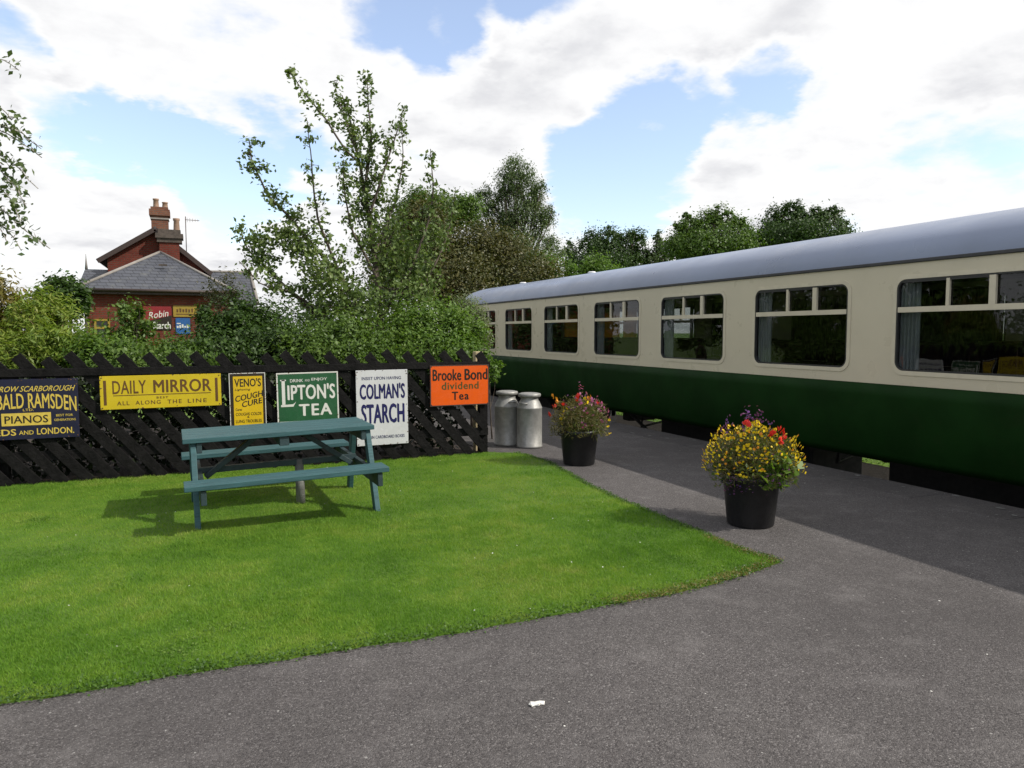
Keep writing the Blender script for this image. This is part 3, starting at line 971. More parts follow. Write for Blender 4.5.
def build_carriage():
    t = empty('railway_carriage', 'long cream and dark green railway carriage with grey roof standing at the platform', 'railway carriage', (CX, 0, -.8))
    holder = Matrix.Translation((0, 0, .8))

    def bl(b, name, mats, parent=t, **k):
        b.v = [(v[0], v[1], v[2] + .8) for v in b.v]
        return b.build(name, mats, parent, **k)
    for sg in (-1, 1):
        o = bl(side_panel(sg), 'upper_side', M_CREAM)
        o['label'] = 'cream upper side panel pierced by the windows'
        prof = [(1.245, .165), (1.275, .245), (1.322, .36), (1.365, .52), (1.395, .72), (1.407, .90), (1.411, 1.036)]
        lo = MB()
        ny = 26
        vs = []
        for j in range(ny + 1):
            y = Y0 + (Y1 - Y0) * j / ny
            for x, z in prof:
                vs.append((sg * x, y, z))
        k = len(prof)
        fs = [(j * k + i, (j + 1) * k + i, (j + 1) * k + i + 1, j * k + i + 1) for j in range(ny) for i in range(k - 1)]
        lo.add(vs, fs, 0, True)
        lo.add([(sg * x, Y0, z) for x, z in prof] + [(sg * (x - .05), Y0, z) for x, z in prof], [(i, i + 1, k + i + 1, k + i) for i in range(k - 1)])
        o = bl(lo, 'lower_side', M_GREEN, fix=False)
        o['label'] = 'dark green lower side curving in towards the platform'
        sm = o.modifiers.new('thick', 'SOLIDIFY')
        sm.thickness = .02
        sm.offset = 0
        g = MB()
        g.b2((sg * (HW - .035), Y0, 2.336), (sg * (HW + .022), Y1, 2.372))
        bl(g, 'gutter', M_GUTTER, bevel=.006)
    # roof
    rp = [(1.405, 2.373), (1.395, 2.44), (1.36, 2.52), (1.30, 2.595), (1.20, 2.672), (1.06, 2.742), (.88, 2.805), (.66, 2.86), (.42, 2.90), (.2, 2.922), (0, 2.93)]
    full = rp + [(-x, z) for x, z in rp[-2::-1]]
    r = MB()
    ny = 40
    k = len(full)
    vs = []
    for j in range(ny + 1):
        y = Y0 - .03 + (Y1 - Y0 + .06) * j / ny
        for x, z in full:
            vs.append((x, y, z))
    r.add(vs, [(j * k + i, (j + 1) * k + i, (j + 1) * k + i + 1, j * k + i + 1) for j in range(ny) for i in range(k - 1)], 0, True)
    bl(r, 'roof', M_ROOF, fix=True)
    for y in (18.9, 15.0):
        v = MB()
        v.lathe([(.0, .10), (.07, .095), (.10, .075), (.10, .06), (.05, .05), (.05, -.02)], (.10, y, 2.92), 16)
        o = bl(v, 'roof_vent', M_WHITE)
    # ends
    for y, s in ((Y0, -1), (Y1, 1)):
        e = MB()
        pol = [(1.245, .17), (1.38, .52), (1.40, 1.036)]
        lowp = pol + [(-x, z) for x, z in pol[::-1]]
        e.prism(lowp, 'y', y - .02, y + .02, 1)
        upp = [(1.405, 1.04), (1.405, 2.33)] + rp[1:] + [(-x, z) for x, z in rp[1:-1][::-1]] + [(-1.405, 2.33), (-1.405, 1.04)]
        e.prism(upp, 'y', y - .02, y + .02, 0)
        e.b2((-.48, y + s * .03, .30), (.48, y + s * .30, 2.35), 2)
        bl(e, 'end_wall', [M_CREAM, M_GREEN, M_UNDER])
    # inside
    i = MB()
    i.b2((-1.245, Y0 + .05, .235), (1.245, Y1 - .05, .27), 0)
    i.b2((-1.245, Y0 + .05, .275), (-1.235, Y1 - .05, 1.13), 0)
    i.b2((1.235, Y0 + .05, .275), (1.245, Y1 - .05, 1.13), 0)
    i.b2((-1.36, Y0 + .05, 2.30), (1.36, Y1 - .05, 2.33), 1)
    for y in (1.5, 19.0):
        i.b2((-1.34, y, .28), (1.34, y + .04, 2.29), 0)
    bl(i, 'interior', [M_INT, M_INTC])
    for y in [w + 1.09 for w in WIN][:-1]:
        for sg in (-1, 1):
            b = MB()
            x0, x1 = (sg * .30, sg * 1.30)
            b.b2((min(x0, x1), y - .075, .28), (max(x0, x1), y + .075, 1.50), 0)
            b.b2((min(x0, x1), y - .52, .58), (max(x0, x1), y - .08, .74), 0)
            b.b2((min(x0, x1), y + .08, .58), (max(x0, x1), y + .52, .74), 0)
            bl(b, 'seat', M_SEAT, bevel=.04)
    for y in WIN:
        for sg in (-1, 1):
            b = MB()
            x0, x1 = (sg * .45, sg * 1.33)
            b.b2((min(x0, x1), y - .38, .97), (max(x0, x1), y + .38, 1.0), 0)
            b.tube([(sg * .55, y, .28), (sg * .55, y, .97)], .03, 8, 0)
            bl(b, 'table', M_INTC)
    # windows
    for k, y in enumerate(WIN):
        f = window(t, y, -1, 'side')
        f.location.z = .8
        f2 = window(t, y, 1, 'orange' if k in (6, 7) else ('side' if k == 5 else 'brown'))
        f2.location.z = .8
    # underframe
    u = MB()
    u.b2((-1.20, Y0 + .1, .145), (1.20, Y1 - .1, .222))
    for yy, zz in ((7.2, -.12), (11.9, -.2)):
        u.tube([(-.5, yy, .14), (-.52, yy + .03, zz), (.2, yy + .3, zz + .05)], .022, 6)
    for sg in (-1, 1):
        u.b2((sg * 1.10 - .04, Y0, .135), (sg * 1.10 + .04, Y1, .2215))
        u.tube([(sg * .7, 7.9, .12), (sg * .7, 8.6, -.30), (sg * .7, 11.2, -.30), (sg * .7, 12.2, .12)], .03, 6)
    bl(u, 'underframe', M_UNDER)
    for (ya, yb, xa, xb, z) in ((7.75, 9.6, -.44, .56, -.66), (9.65, 11.4, -.44, .5, -.62), (12.5, 12.75, -.44, .2, -.16),
                                (14.95, 15.38, -.44, .6, -.5), (18.62, 19.7, -1.0, 1.0, -.8), (3.85, 6.5, -.44, .56, -.66), (6.53, 6.62, -.44, .1, -.03)):
        bx = MB()
        bx.b2((xa, ya, z), (xb, yb, .143))
        bl(bx, 'equipment_box', M_UNDER, bevel=.03)
    for yc in (2.85, 17.0):
        g = MB()
        for sg in (-1, 1):
            g.b2((sg * .98 - .05, yc - 1.55, -.42), (sg * .98 + .05, yc + 1.55, -.22))
            g.b2((sg * .98 - .08, yc - 1.55, -.60), (sg * .98 + .08, yc - 1.05, -.2))
            g.b2((sg * .98 - .08, yc + 1.05, -.60), (sg * .98 + .08, yc + 1.55, -.2))
            g.b2((sg * .98 - .10, yc - .35, -.62), (sg * .98 + .10, yc + .35, -.10))
        g.b2((-.95, yc - .2, -.45), (.95, yc + .2, -.05))
        bo = bl(g, 'bogie', M_UNDER)
        for ya in (yc - 1.3, yc + 1.3):
            for sg in (-1, 1):
                w = MB()
                w.lathe([(.06, -.06), (.42, -.05), (.455, -.05), (.485, .04), (.47, .055), (.42, .05), (.06, .06)], (0, 0, 0), 28)
                w.v = [(sg * (.75 - z), ya + x, -.345 + y) for x, y, z in w.v]
                w.tube([(-.7, ya, -.345), (.7, ya, -.345)], .07, 8)
                bl(w, 'wheel', M_UNDER, bo)
    return t


# ------------------------------------------------------------------ fence
FY = 9.02


def build_fence():
    t = empty('fence', 'black timber fence of slanting pales carrying old enamel signs', 'fence', (0, FY, 0))
    rnd = random.Random(11)
    ca = Vector((-1 / 1.18, 0, 1)).normalized()
    x = -9.6
    xr = 3.53
    while x < xr + 1.1:
        xb = x + rnd.uniform(-.012, .012)
        zt = 1.350 + rnd.uniform(-.03, .03)
        z0 = .012 + rnd.uniform(-.012, .012)
        p0 = Vector((xb, rnd.uniform(-.004, .004), z0))
        if p0.x > xr - .05:                              # pales at the end start on the post
            z0 = z0 + (p0.x - (xr - .05)) * 1.18
            p0 = Vector((xr - .05, 0, z0))
        if z0 > zt - .12:
            x += .243
            continue
        p1 = Vector((xb - (zt - .03) / 1.18, 0, zt))
        b = MB()
        ca2 = (p1 - p0)
        b.beam(p0, p0 + ca2, .022, .108, (0, 1, 0))
        b.build('pale', M_FENCE, t, bevel=.003)
        x += .243
    for z, h in ((1.180, .092), (.30, .10)):
        r = MB()
        r.b2((-9.9, .014, z - h / 2), (xr, .07, z + h / 2))
        r.build('rail', M_FENCE, t, bevel=.004)
    cap = MB()
    cap.b2((-9.9, -.036, 1.146), (xr + .01, -.013, 1.224))
    cap.build('rail', M_FENCE, t, bevel=.003)
    for px_ in (-9.5, -7.6, -5.7, -3.8, -1.9, 0.0, 1.80, 3.49):
        p = MB()
        p.b2((px_ - .055, .072, 0), (px_ + .055, .18, 1.26))
        p.build('post', M_FENCE, t, bevel=.006)
    g = MB()
    pp = at(478, 450, 9.34)
    g.b2((pp[0] - .055, 9.28, 0), (pp[0] + .055, 9.39, 1.35))
    o = g.build('timber_post', M_POSTPALE, bevel=.008)
    tag(o, 'pale bare timber post showing through the right end of the black fence', 'post')


# ------------------------------------------------------------------ lettering and signs
def text_verts(body, bold=0.0, spacing=1.0):
    cu = bpy.data.curves.new('tmp', 'FONT')
    cu.body = body
    cu.size = 1.0
    cu.space_character = spacing + bold * .9
    cu.extrude = .004
    cu.resolution_u = 3
    o = bpy.data.objects.new('tmp', cu)
    C.objects.link(o)
    dg = bpy.context.evaluated_depsgraph_get()
    me = bpy.data.meshes.new_from_object(o.evaluated_get(dg))
    V0 = np.array([v.co[:] for v in me.vertices])
    F0 = [tuple(p.vertices) for p in me.polygons]
    bpy.data.objects.remove(o)
    bpy.data.meshes.remove(me)
    if bold <= 0:
        return V0, F0
    V, F = [], []                                        # heavier strokes: the same letters laid over each other, a hair apart
    for k, (dx, dy) in enumerate(((0, 0), (-1, 0), (1, 0), (-.6, .5), (.6, -.5))):
        F += [tuple(i + k * len(V0) for i in f) for f in F0]
        V.append(V0 + np.array([dx * bold, dy * bold, k * .0012]))
    return np.concatenate(V), F


def write(b, body, x0, x1, z0, z1, y, mi=0, bold=0.01, spacing=1.0, shear=0.0, arch=None, rot=0.0, thick=.0015):
    """letters fitted into the rectangle x0..x1, z0..z1, standing proud of the plane y (towards -y)"""
    V, F = text_verts(body, bold, spacing)
    mn, mx = V.min(0), V.max(0)
    u = (V[:, 0] - mn[0]) / (mx[0] - mn[0])
    w = (V[:, 1] - mn[1]) / (mx[1] - mn[1])
    X = x0 + u * (x1 - x0) + shear * (w - .5) * (z1 - z0)
    Z = z0 + w * (z1 - z0)
    if arch:
        cxx, kx = arch
        Z = Z - kx * (X - cxx) ** 2
    if rot:
        cx_, cz_ = (x0 + x1) / 2, (z0 + z1) / 2
        X, Z = cx_ + (X - cx_) * math.cos(rot) - (Z - cz_) * math.sin(rot), cz_ + (X - cx_) * math.sin(rot) + (Z - cz_) * math.cos(rot)
    Yv = y - thick * (V[:, 2] - mn[2]) / (mx[2] - mn[2] + 1e-9) - .0004
    b.add(list(zip(X, Yv, Z)), F, mi)


def plate(b, x0, x1, z0, z1, y, th, mi=0):
    b.b2((x0, y, z0), (x1, y + th, z1), mi)


def frame(b, x0, x1, z0, z1, y, w, th=.002, mi=0, side=None):
    b.b2((x0, y - th, z0), (x1, y - .0002, z0 + w), mi)
    b.b2((x0, y - th, z1 - w), (x1, y - .0002, z1), mi)
    b.b2((x0, y - th, z0 + w), (x0 + w, y - .0002, z1 - w), mi)
    b.b2((x1 - w, y - th, z0 + w), (x1, y - .0002, z1 - w), mi)


def chips(b, x0, x1, z0, z1, y, n, rng, mi=0, smax=.012, edge=True):
    """enamel chipped off to rust, mostly at the rim"""
    for _ in range(n):
        if edge:
            k = rng.randint(0, 3)
            x = rng.uniform(x0, x1) if k < 2 else (x0 + rng.random() ** 2 * .02 if k == 2 else x1 - rng.random() ** 2 * .02)
            z = (z0 + rng.random() ** 2 * .02 if k == 0 else z1 - rng.random() ** 2 * .02) if k < 2 else rng.uniform(z0, z1)
        else:
            x, z = rng.uniform(x0, x1), rng.uniform(z0, z1)
        s = rng.uniform(.003, smax)
        m = rng.randint(5, 8)
        pts = []
        for i in range(m):
            a = 2 * math.pi * i / m
            r = s * rng.uniform(.5, 1.1)
            pts.append((min(max(x + r * math.cos(a), x0), x1), min(max(z + r * .8 * math.sin(a), z0), z1)))
        b.add([(px, y - .0025, pz) for px, pz in pts], [tuple(range(m))], mi)


def sign(label, x0, x1, z0, z1, panel_m, draw, tilt=0.0, rim=None, y=None, nch=14, seed=1, group='enamel signs on the black fence', name='enamel_sign'):
    cx, cz = (x0 + x1) / 2, (z0 + z1) / 2
    k = 1.0
    if y is None:                                       # the fence stands a little nearer than first surveyed: same bearing, same apparent size
        y = FY - .050
        k = y / 9.31
        cx, cz = cx * k, CAMH + (cz - CAMH) * k
    t = empty(name, label, 'sign', (cx, y, cz), 0, group)
    t.scale = (k, k, k)
    t.rotation_euler = (0, tilt, 0)
    hw, hh = (x1 - x0) / 2, (z1 - z0) / 2
    p = MB()
    plate(p, -hw, hw, -hh, hh, 0, .006, 0)
    p.build('panel', panel_m, t, bevel=.0025)
    if rim is not None:
        f = MB()
        m, w = rim
        frame(f, -hw, hw, -hh, hh, 0, w, .0022)
        f.build('border', m, t)
    layers = {}
    draw(lambda key, m: layers.setdefault(key, (MB(), m))[0], hw, hh)
    for key, (b, m) in layers.items():
        b.build(key, m, t)
    if nch:
        c = MB()
        chips(c, -hw, hw, -hh, hh, -.0003, nch, random.Random(seed))
        s_ = c.build('rust_chips', M_RUST, t)
    for sx in (-1, 1):
        for sz in (-1, 1):
            s2 = MB()
            s2.lathe([(.007, 0), (.006, .003), (0, .004)], (0, 0, 0), 10)
            s2.v = [(x + sx * (hw - .02), -.002 - z, y_ + sz * (hh - .02)) for x, y_, z in s2.v]
            s2.build('screw', M_RUST, t)
    return t


def build_signs():
    def ramsden(L, w, h):
        b = L('lettering', M_LETYEL)
        write(b, 'HUNTRISS ROW SCARBOROUGH', -w + .03, w - .035, h - .135, h - .075, 0, bold=.012, shear=.35)
        write(b, 'ARCHIBALD RAMSDEN', -w + .02, w - .02, h - .315, h - .150, 0, bold=.018, arch=(0.05, .22))
        write(b, 'LTD.', .02, .12, h - .345, h - .320, 0, bold=.01)
        plate(b, -.178, .277, h - .50, h - .365, -.0018, .0016)
        write(b, 'BEST FOR', .325, .485, h - .415, h - .390, 0, bold=.008)
        write(b, 'GENERATIONS', .305, .51, h - .465, h - .440, 0, bold=.008)
        write(b, 'LEEDS', -.36, -.05, -h + .045, -h + .115, 0, bold=.02)
        write(b, 'AND', -.025, .11, -h + .05, -h + .095, 0, bold=.01)
        write(b, 'LONDON.', .14, .49, -h + .045, -h + .115, 0, bold=.02)
        write(L('dark_lettering', M_LETBLACK), 'PIANOS', -.15, .25, h - .475, h - .392, -.0019, bold=.014)
    sign('navy blue enamel sign with yellow piano lettering cut by the photo edge', -2.30, -1.215, .455, 1.105, M_NAVY, ramsden, 0, None, seed=2, nch=24)

    def mirror(L, w, h):
        b = L('lettering', M_LETBROWN)
        write(b, 'DAILY', -w + .125, -.165, -.015, h - .055, 0, bold=.012, spacing=1.05)
        write(b, 'MIRROR', -.09, w - .105, -.015, h - .055, 0, bold=.022, spacing=1.02)
        b.b2((-w + .13, -.0018, -.038), (w - .115, -.0002, -.030))
        write(b, 'BEST', -.06, .06, -.082, -.058, 0, bold=.01, spacing=1.3)
        for wd, a, c in (('ALL', -w + .165, -w + .29), ('ALONG', -w + .35, -.02), ('THE', .05, .20), ('LINE', .265, w - .16)):
            write(b, wd, a, c, -h + .045, -h + .09, 0, bold=.010, spacing=1.25)
        for s in (-1, 1):
            b.b2((s * (w - .05) - .014, -.0018, -h + .05), (s * (w - .05) + .014, -.0002, h - .05))
    sign('long low yellow enamel sign with brown newspaper lettering', -1.005, .252, .745, 1.122, M_YEL, mirror, R(-.3), None, seed=3, nch=22)

    def venos(L, w, h):
        y = L('yellow_field', M_YEL2)
        plate(y, -w + .045, w - .035, -h + .045, h - .04, -.0016, .0015)
        b = L('lettering', M_LETBLACK)
        write(b, "VENO'S", -w + .06, w - .05, h - .165, h - .065, -.0017, bold=.02)
        write(b, 'Lightning', -w + .065, .03, h - .215, h - .185, -.0017, bold=.0, shear=.3)
        write(b, 'COUGH', -w + .06, w - .03, .02, .09, -.0017, bold=.02, shear=.25, rot=.20)
        write(b, 'CURE', -.07, w - .04, -.055, .012, -.0017, bold=.02, shear=.25, rot=.20)
        write(b, 'Cures', -w + .065, -.07, -.115, -.085, -.0017, bold=.0)
        write(b, 'COUGHS COLDS', -w + .065, w - .055, -.175, -.140, -.0017, bold=.005)
        write(b, '&', -.012, .012, -.205, -.183, -.0017, bold=.01)
        write(b, 'LUNG TROUBLES', -w + .065, w - .055, -.262, -.225, -.0017, bold=.005)
    sign('small upright yellow and black enamel sign for cough cure', .342, .752, .455, 1.125, M_LETBLACK, venos, R(-.5), (M_LETWHITE, .008), seed=4, nch=34)

    def liptons(L, w, h):
        b = L('lettering', M_LETWHITE)
        write(b, 'DRINK', -w + .16, -w + .315, h - .118, h - .080, 0, bold=.012)
        write(b, 'AND', -w + .335, -w + .395, h - .114, h - .086, 0, bold=.005)
        write(b, 'ENJOY', -w + .415, w - .135, h - .115, h - .072, 0, bold=.012)
        # the tall L with its swept foot
        b.b2((-w + .060, -.0018, -.085), (-w + .098, -.0002, h - .085))
        b.b2((-w + .045, -.0018, h - .098), (-w + .113, -.0002, h - .083))
        b.add([(-w + .045, -.0018, -.11), (-w + .19, -.0018, -.11), (-w + .225, -.0018, -.05), (-w + .19, -.0018, -.08), (-w + .045, -.0018, -.085)], [(0, 1, 2, 3, 4)])
        write(b, "IPTON'S", -w + .125, w - .04, -.03, h - .145, 0, bold=.03)
        write(b, 'TEA', -w + .255, w - .085, -h + .075, -.085, 0, bold=.03, spacing=1.15)
    sign('green enamel sign with white tea lettering and white rim', .880, 1.620, .505, 1.118, M_GREENEN, liptons, R(-.8), (M_LETWHITE, .016), seed=5, nch=18)

    def colmans(L, w, h):
        b = L('lettering', M_NAVYL)
        write(b, 'INSIST UPON HAVING', -w + .075, w - .085, h - .125, h - .085, 0, bold=.012)
        write(b, "COLMAN'S", -w + .045, w - .035, .11, h - .17, 0, bold=.045)
        write(b, 'STARCH', -w + .06, w - .045, -.205, .05, 0, bold=.045)
        write(b, 'SOLD IN CARDBOARD BOXES', -w + .07, w - .05, -h + .085, -h + .125, 0, bold=.015)
    sign('tall white enamel sign with navy starch lettering beside the table end', 1.842, 2.512, .160, 1.128, M_WHITEEN, colmans, R(-.4), None, seed=6, nch=40)

    def brooke(L, w, h):
        b = L('lettering', M_LETBLACK)
        write(b, 'Brooke', -w + .035, .02, .065, h - .055, 0, bold=.03)
        write(b, 'Bond', .065, w - .02, .065, h - .055, 0, bold=.03)
        write(b, 'Tea', -.115, .125, -h + .075, -.085, 0, bold=.03, spacing=1.15)
        write(L('olive_lettering', M_LETGREEN), 'dividend', -w + .16, w - .15, -.055, .045, 0, bold=.02, spacing=1.08)
    sign('bright orange enamel sign with black tea lettering at the right end of the fence', 2.815, 3.648, .630, 1.175, M_ORANGE, brooke, R(-.2), (M_FASCIA, .012), seed=7, nch=8)


# ------------------------------------------------------------------ picnic table
def build_table():
    t = empty('picnic_table', 'teal painted wooden picnic table with attached benches on the lawn', 'picnic table', (.69, 7.0, .025), R(3.0))
    t.rotation_euler = (0, R(-1.3), R(1.6))
    rnd = random.Random(4)
    ZT, ZS = .715, .42
    for k in range(5):
        b = MB()
        v = -.36 + k * .146
        b.b2((-.815, v, ZT - .042), (.80 + rnd.uniform(-.006, .006), v + .137, ZT))
        b.build('tabletop_plank', M_TEAL, t, bevel=.005)
    for v in (-.79, .79):
        for s in (-1, 1):
            b = MB()
            c = v + s * .066
            b.b2((-.825, c - .063, ZS - .042), (.775, c + .063, ZS))
            b.build('seat_plank', M_TEAL, t, bevel=.005)
    for u in (-.735, .745):
        for s in (-1, 1):
            b = MB()
            b.beam((u, s * .56, -.06), (u, s * .27, ZT - .05), .045, .095, (1, 0, 0))
            b.build('leg', M_TEAL, t, bevel=.004)
        b = MB()
        ui = u + (.046 if u < 0 else -.046)
        b.beam((ui, -.90, ZS - .105), (ui, .90, ZS - .105), .042, .115, (1, 0, 0))
        b.build('bearer', M_TEALSHADE, t, bevel=.004)
        b = MB()
        b.beam((ui, -.34, ZT - .09), (ui, .34, ZT - .09), .042, .085, (1, 0, 0))
        b.build('batten', M_TEALSHADE, t, bevel=.004)
        b = MB()
        b.beam((ui * .93, 0, ZS - .10), (ui * .28, 0, ZT - .06), .085, .045, (0, 1, 0))
        b.build('brace', M_TEALSHADE, t, bevel=.004)
    b = MB()
    b.b2((-.04, -.34, ZT - .125), (.04, .34, ZT - .044))
    b.build('batten', M_TEALSHADE, t, bevel=.004)
    b = MB()
    b.tube([(.17, .03, -.03), (.17, .03, ZS - .02)], [.042, .040], 14)
    b.b2((-.70, .0, ZS - .07), (.70, .06, ZS - .02), 1)
    o = b.build('support_post', [M_GREYWOOD, M_TEALSHADE], t)
    o['label'] = 'grey weathered post under the middle of the table'


# ------------------------------------------------------------------ milk churns
def build_churns():
    prof = [(0, .012), (.168, .0), (.182, .006), (.182, .030), (.176, .036), (.176, .30),
            (.176, .545), (.1785, .55), (.1785, .562), (.173, .57), (.158, .605), (.138, .645), (.126, .665), (.122, .68), (.122, .715)]
    lid = [(.122, .705), (.145, .708), (.158, .718), (.160, .742), (.153, .756), (.11, .766), (.05, .762), (0, .760)]
    for (x, y, rz, lab, dz) in ((4.265, 9.33, .6, 'aluminium milk churn standing nearer the front flower tub', 0),
                                (4.06, 9.66, 1.7, 'aluminium milk churn standing nearer the fence end, half hidden by its twin', .012)):
        t = empty('milk_churn', lab, 'milk churn', (x, y, 0), rz, 'pair of milk churns by the fence end')
        MB().lathe(prof, n=48).build('body', M_ALU, t)
        MB().lathe([(r, z + dz) for r, z in lid], n=48).build('lid', M_ALU, t)
        for s in (-1, 1):
            h = MB()
            h.tube([(s * .135, -.05, .62), (s * .178, -.05, .63), (s * .188, 0, .632), (s * .178, .05, .63), (s * .135, .05, .62)], .009, 8)
            h.build('handle', M_ALU, t)


# ------------------------------------------------------------------ flower tubs
def blossoms(name, P, size, m, parent, rng, petals=6):
    """small open flowers: a ring of petals round a centre, each facing up and out"""
    k = len(P)
    O = P.copy()
    O[:, 2] -= .45
    O /= np.linalg.norm(O, axis=1)[:, None]
    O += rng.normal(0, .35, (k, 3))
    O /= np.linalg.norm(O, axis=1)[:, None]
    a = np.cross(O, np.array([.3, .2, .9]))
    a /= np.linalg.norm(a, axis=1)[:, None]
    b = np.cross(O, a)
    V, F = [], []
    for i in range(k):
        s = size * rng.uniform(.75, 1.25)
        o = len(V)
        V.append(P[i] + O[i] * s * .12)
        for j in range(petals * 2):
            t = math.pi * j / petals
            r = s * (.5 if j % 2 == 0 else .36)
            V.append(P[i] + (a[i] * math.cos(t) + b[i] * math.sin(t)) * r + O[i] * s * rng.uniform(-.05, .05))
        for j in range(petals * 2):
            F.append((o, o + 1 + j, o + 1 + (j + 1) % (petals * 2)))
    return fast_mesh(name, np.array(V), np.array(F), m, parent)


def build_tub(x, y, lab):
    t = empty('flower_tub', lab, 'plant pot', (x, y, 0), 0, 'black tubs of bedding flowers on the platform')
    b = MB()
    b.lathe([(0, .002), (.178, .0), (.190, .012), (.228, .385), (.243, .388), (.246, .42), (.238, .428), (.226, .424), (.222, .36)], n=56)
    b.build('body', M_POT, t)
    MB().lathe([(0, .385), (.12, .38), (.223, .37)], n=40).build('soil', M_SOIL, t)
    for s in (-1, 1):
        h = MB()
        h.tube([(s * .244, -.06, .40), (s * .262, -.055, .37), (s * .262, .055, .37), (s * .244, .06, .40)], .010, 8)
        h.build('handle', M_POT, t)
    return t


def dome(n, rng, rx, rz, zc, low=-.35, shell=.8):
    u = rng.normal(0, 1, (n * 3, 3))
    u /= np.linalg.norm(u, axis=1)[:, None]
    u = u[u[:, 2] > low][:n]
    r = shell + (1 - shell) * rng.random(len(u))
    bump = 1 + .10 * np.sin(u[:, 0] * 7 + 1) * np.cos(u[:, 1] * 6)
    return u * (r * bump)[:, None] * np.array([rx, rx, rz]) + np.array([0, 0, zc])


def build_tubs():
    # near tub: a mound of yellow daisies with red and purple
    x, y = 4.235, 4.80
    build_tub(x, y, 'black plastic flower tub standing nearest on the platform under yellow daisies')
    rng = np.random.default_rng(21)
    t = empty('bedding_flowers', 'mound of yellow daisies with red and purple blooms in the nearer black tub', 'flowers', (x, y, .40), 0, 'bedding flowers in the tubs')
    Pf = dome(4200, rng, .40, .32, .12, -.5, .3)
    make_leaves('foliage', Pf, .055, L_POTFIL, t, rng, .1, .13)
    Pl = np.concatenate([dome(1300, rng, .39, .31, .10, -.5, .45)])
    make_leaves('foliage', Pl, .038, L_POTLEAF, t, rng, .2, .45)
    big = rng.normal(0, .07, (150, 3)) * np.array([1, .6, .9]) + np.array([.03, -.28, .09])
    make_leaves('broad_leaves', big, .085, L_LIGHT, t, rng, .3, .75)
    Y_ = dome(560, rng, .43, .335, .115, -.18, .90)
    Y_ = Y_[~((np.abs(Y_[:, 0] - .0) < .18) & (Y_[:, 1] < -.1) & (Y_[:, 2] < .17))]
    blossoms('yellow_blossoms', Y_, .025, F_YEL, t, rng, 8)
    oy = dome(70, rng, .43, .335, .12, -.1, .95)
    blossoms('orange_blossoms', oy, .026, F_ORA, t, rng, 7)
    rd = np.array([[.02, -.20, .40], [.10, -.24, .37], [.04, -.28, .335], [.13, -.20, .405], [-.09, -.05, .465], [-.14, -.08, .46], [.16, -.14, .42]])
    blossoms('red_blossoms', np.concatenate([rd + rng.normal(0, .012, rd.shape) for _ in range(4)]), .042, F_RED, t, rng, 6)
    st = []
    for c in ((.12, .02, .50), (.06, .0, .49), (-.02, .05, .51), (-.05, .0, .50), (.10, .06, .50), (-.22, .05, .45), (-.27, .02, .42), (-.1, .0, .47), (.02, .05, .48), (.2, .0, .43)):
        st.append(np.array(c) + rng.normal(0, 1, (8, 3)) * np.array([.018, .018, .035]))
    blossoms('purple_blossoms', np.concatenate(st), .026, F_PUR, t, rng, 5)
    lob = np.concatenate([rng.normal(0, 1, (60, 3)) * np.array([.06, .05, .05]) + np.array(c) for c in ((-.06, -.30, .03), (-.27, -.10, -.02), (.0, -.30, .10))])
    blossoms('purple_blossoms', lob, .018, F_PUR, t, rng, 5)
    # far tub: looser, pink, red and yellow
    x, y = 4.265, 7.87
    build_tub(x, y, 'black plastic flower tub standing behind, next to the milk churns')
    rng = np.random.default_rng(33)
    t = empty('bedding_flowers', 'loose mixed pink, red and yellow blooms in the farther black tub', 'flowers', (x, y, .40), 0, 'bedding flowers in the tubs')
    make_leaves('foliage', dome(4000, rng, .38, .38, .08, -.35, .3), .065, L_POTFIL, t, rng, -.1, .12)
    make_leaves('foliage', dome(500, rng, .30, .28, .06, -.3, .3), .05, L_POTLEAF, t, rng, .2, .4)
    P = dome(260, rng, .38, .39, .10, -.05, .85)
    s = P @ np.array([RT[0], RT[1], 0])
    blossoms('pink_blossoms', P[(s > -.02)][:85], .036, F_PINK, t, rng, 6)
    blossoms('purple_blossoms', P[(s < .2) & (s > -.2)][10:34] + np.array([0, 0, .015]), .03, F_PUR, t, rng, 5)
    w = RT * 1.0
    rd = np.array([w * -.36 + np.array([0, 0, .22]), w * -.22 + np.array([0, -.05, .36]), w * -.06 + np.array([0, -.1, .42]), w * .19 + np.array([0, -.05, .36]), w * -.3 + [0, 0, .3]])
    blossoms('red_blossoms', np.concatenate([rd + rng.normal(0, .015, rd.shape) for _ in range(4)]), .06, F_RED, t, rng, 6)
    yl = np.array([w * -.24 + np.array([0, -.1, .12 + .035 * k]) for k in range(6)] + [w * .0 + np.array([0, -.15, .36]), w * .02 + [0, -.15, .40], w * .3 + [0, -.1, .0], w * .36 + [0, 0, .12]])
    blossoms('yellow_blossoms', np.concatenate([yl + rng.normal(0, .018, yl.shape) for _ in range(3)]), .042, F_YEL, t, rng, 7)
    oy = np.array([w * -.3 + np.array([0, 0, .42]), w * -.27 + [0, 0, .38], w * .1 + [0, 0, .42], w * .14 + [0, 0, .40]])
    blossoms('orange_blossoms', np.concatenate([oy + rng.normal(0, .015, oy.shape) for _ in range(4)]), .05, F_ORA, t, rng, 7)
    tall = np.concatenate([w * .02 + np.array([0, 0, .50]) + rng.normal(0, 1, (14, 3)) * np.array([.02, .02, .05])])
    blossoms('purple_blossoms', tall, .03, F_PINK, t, rng, 5)


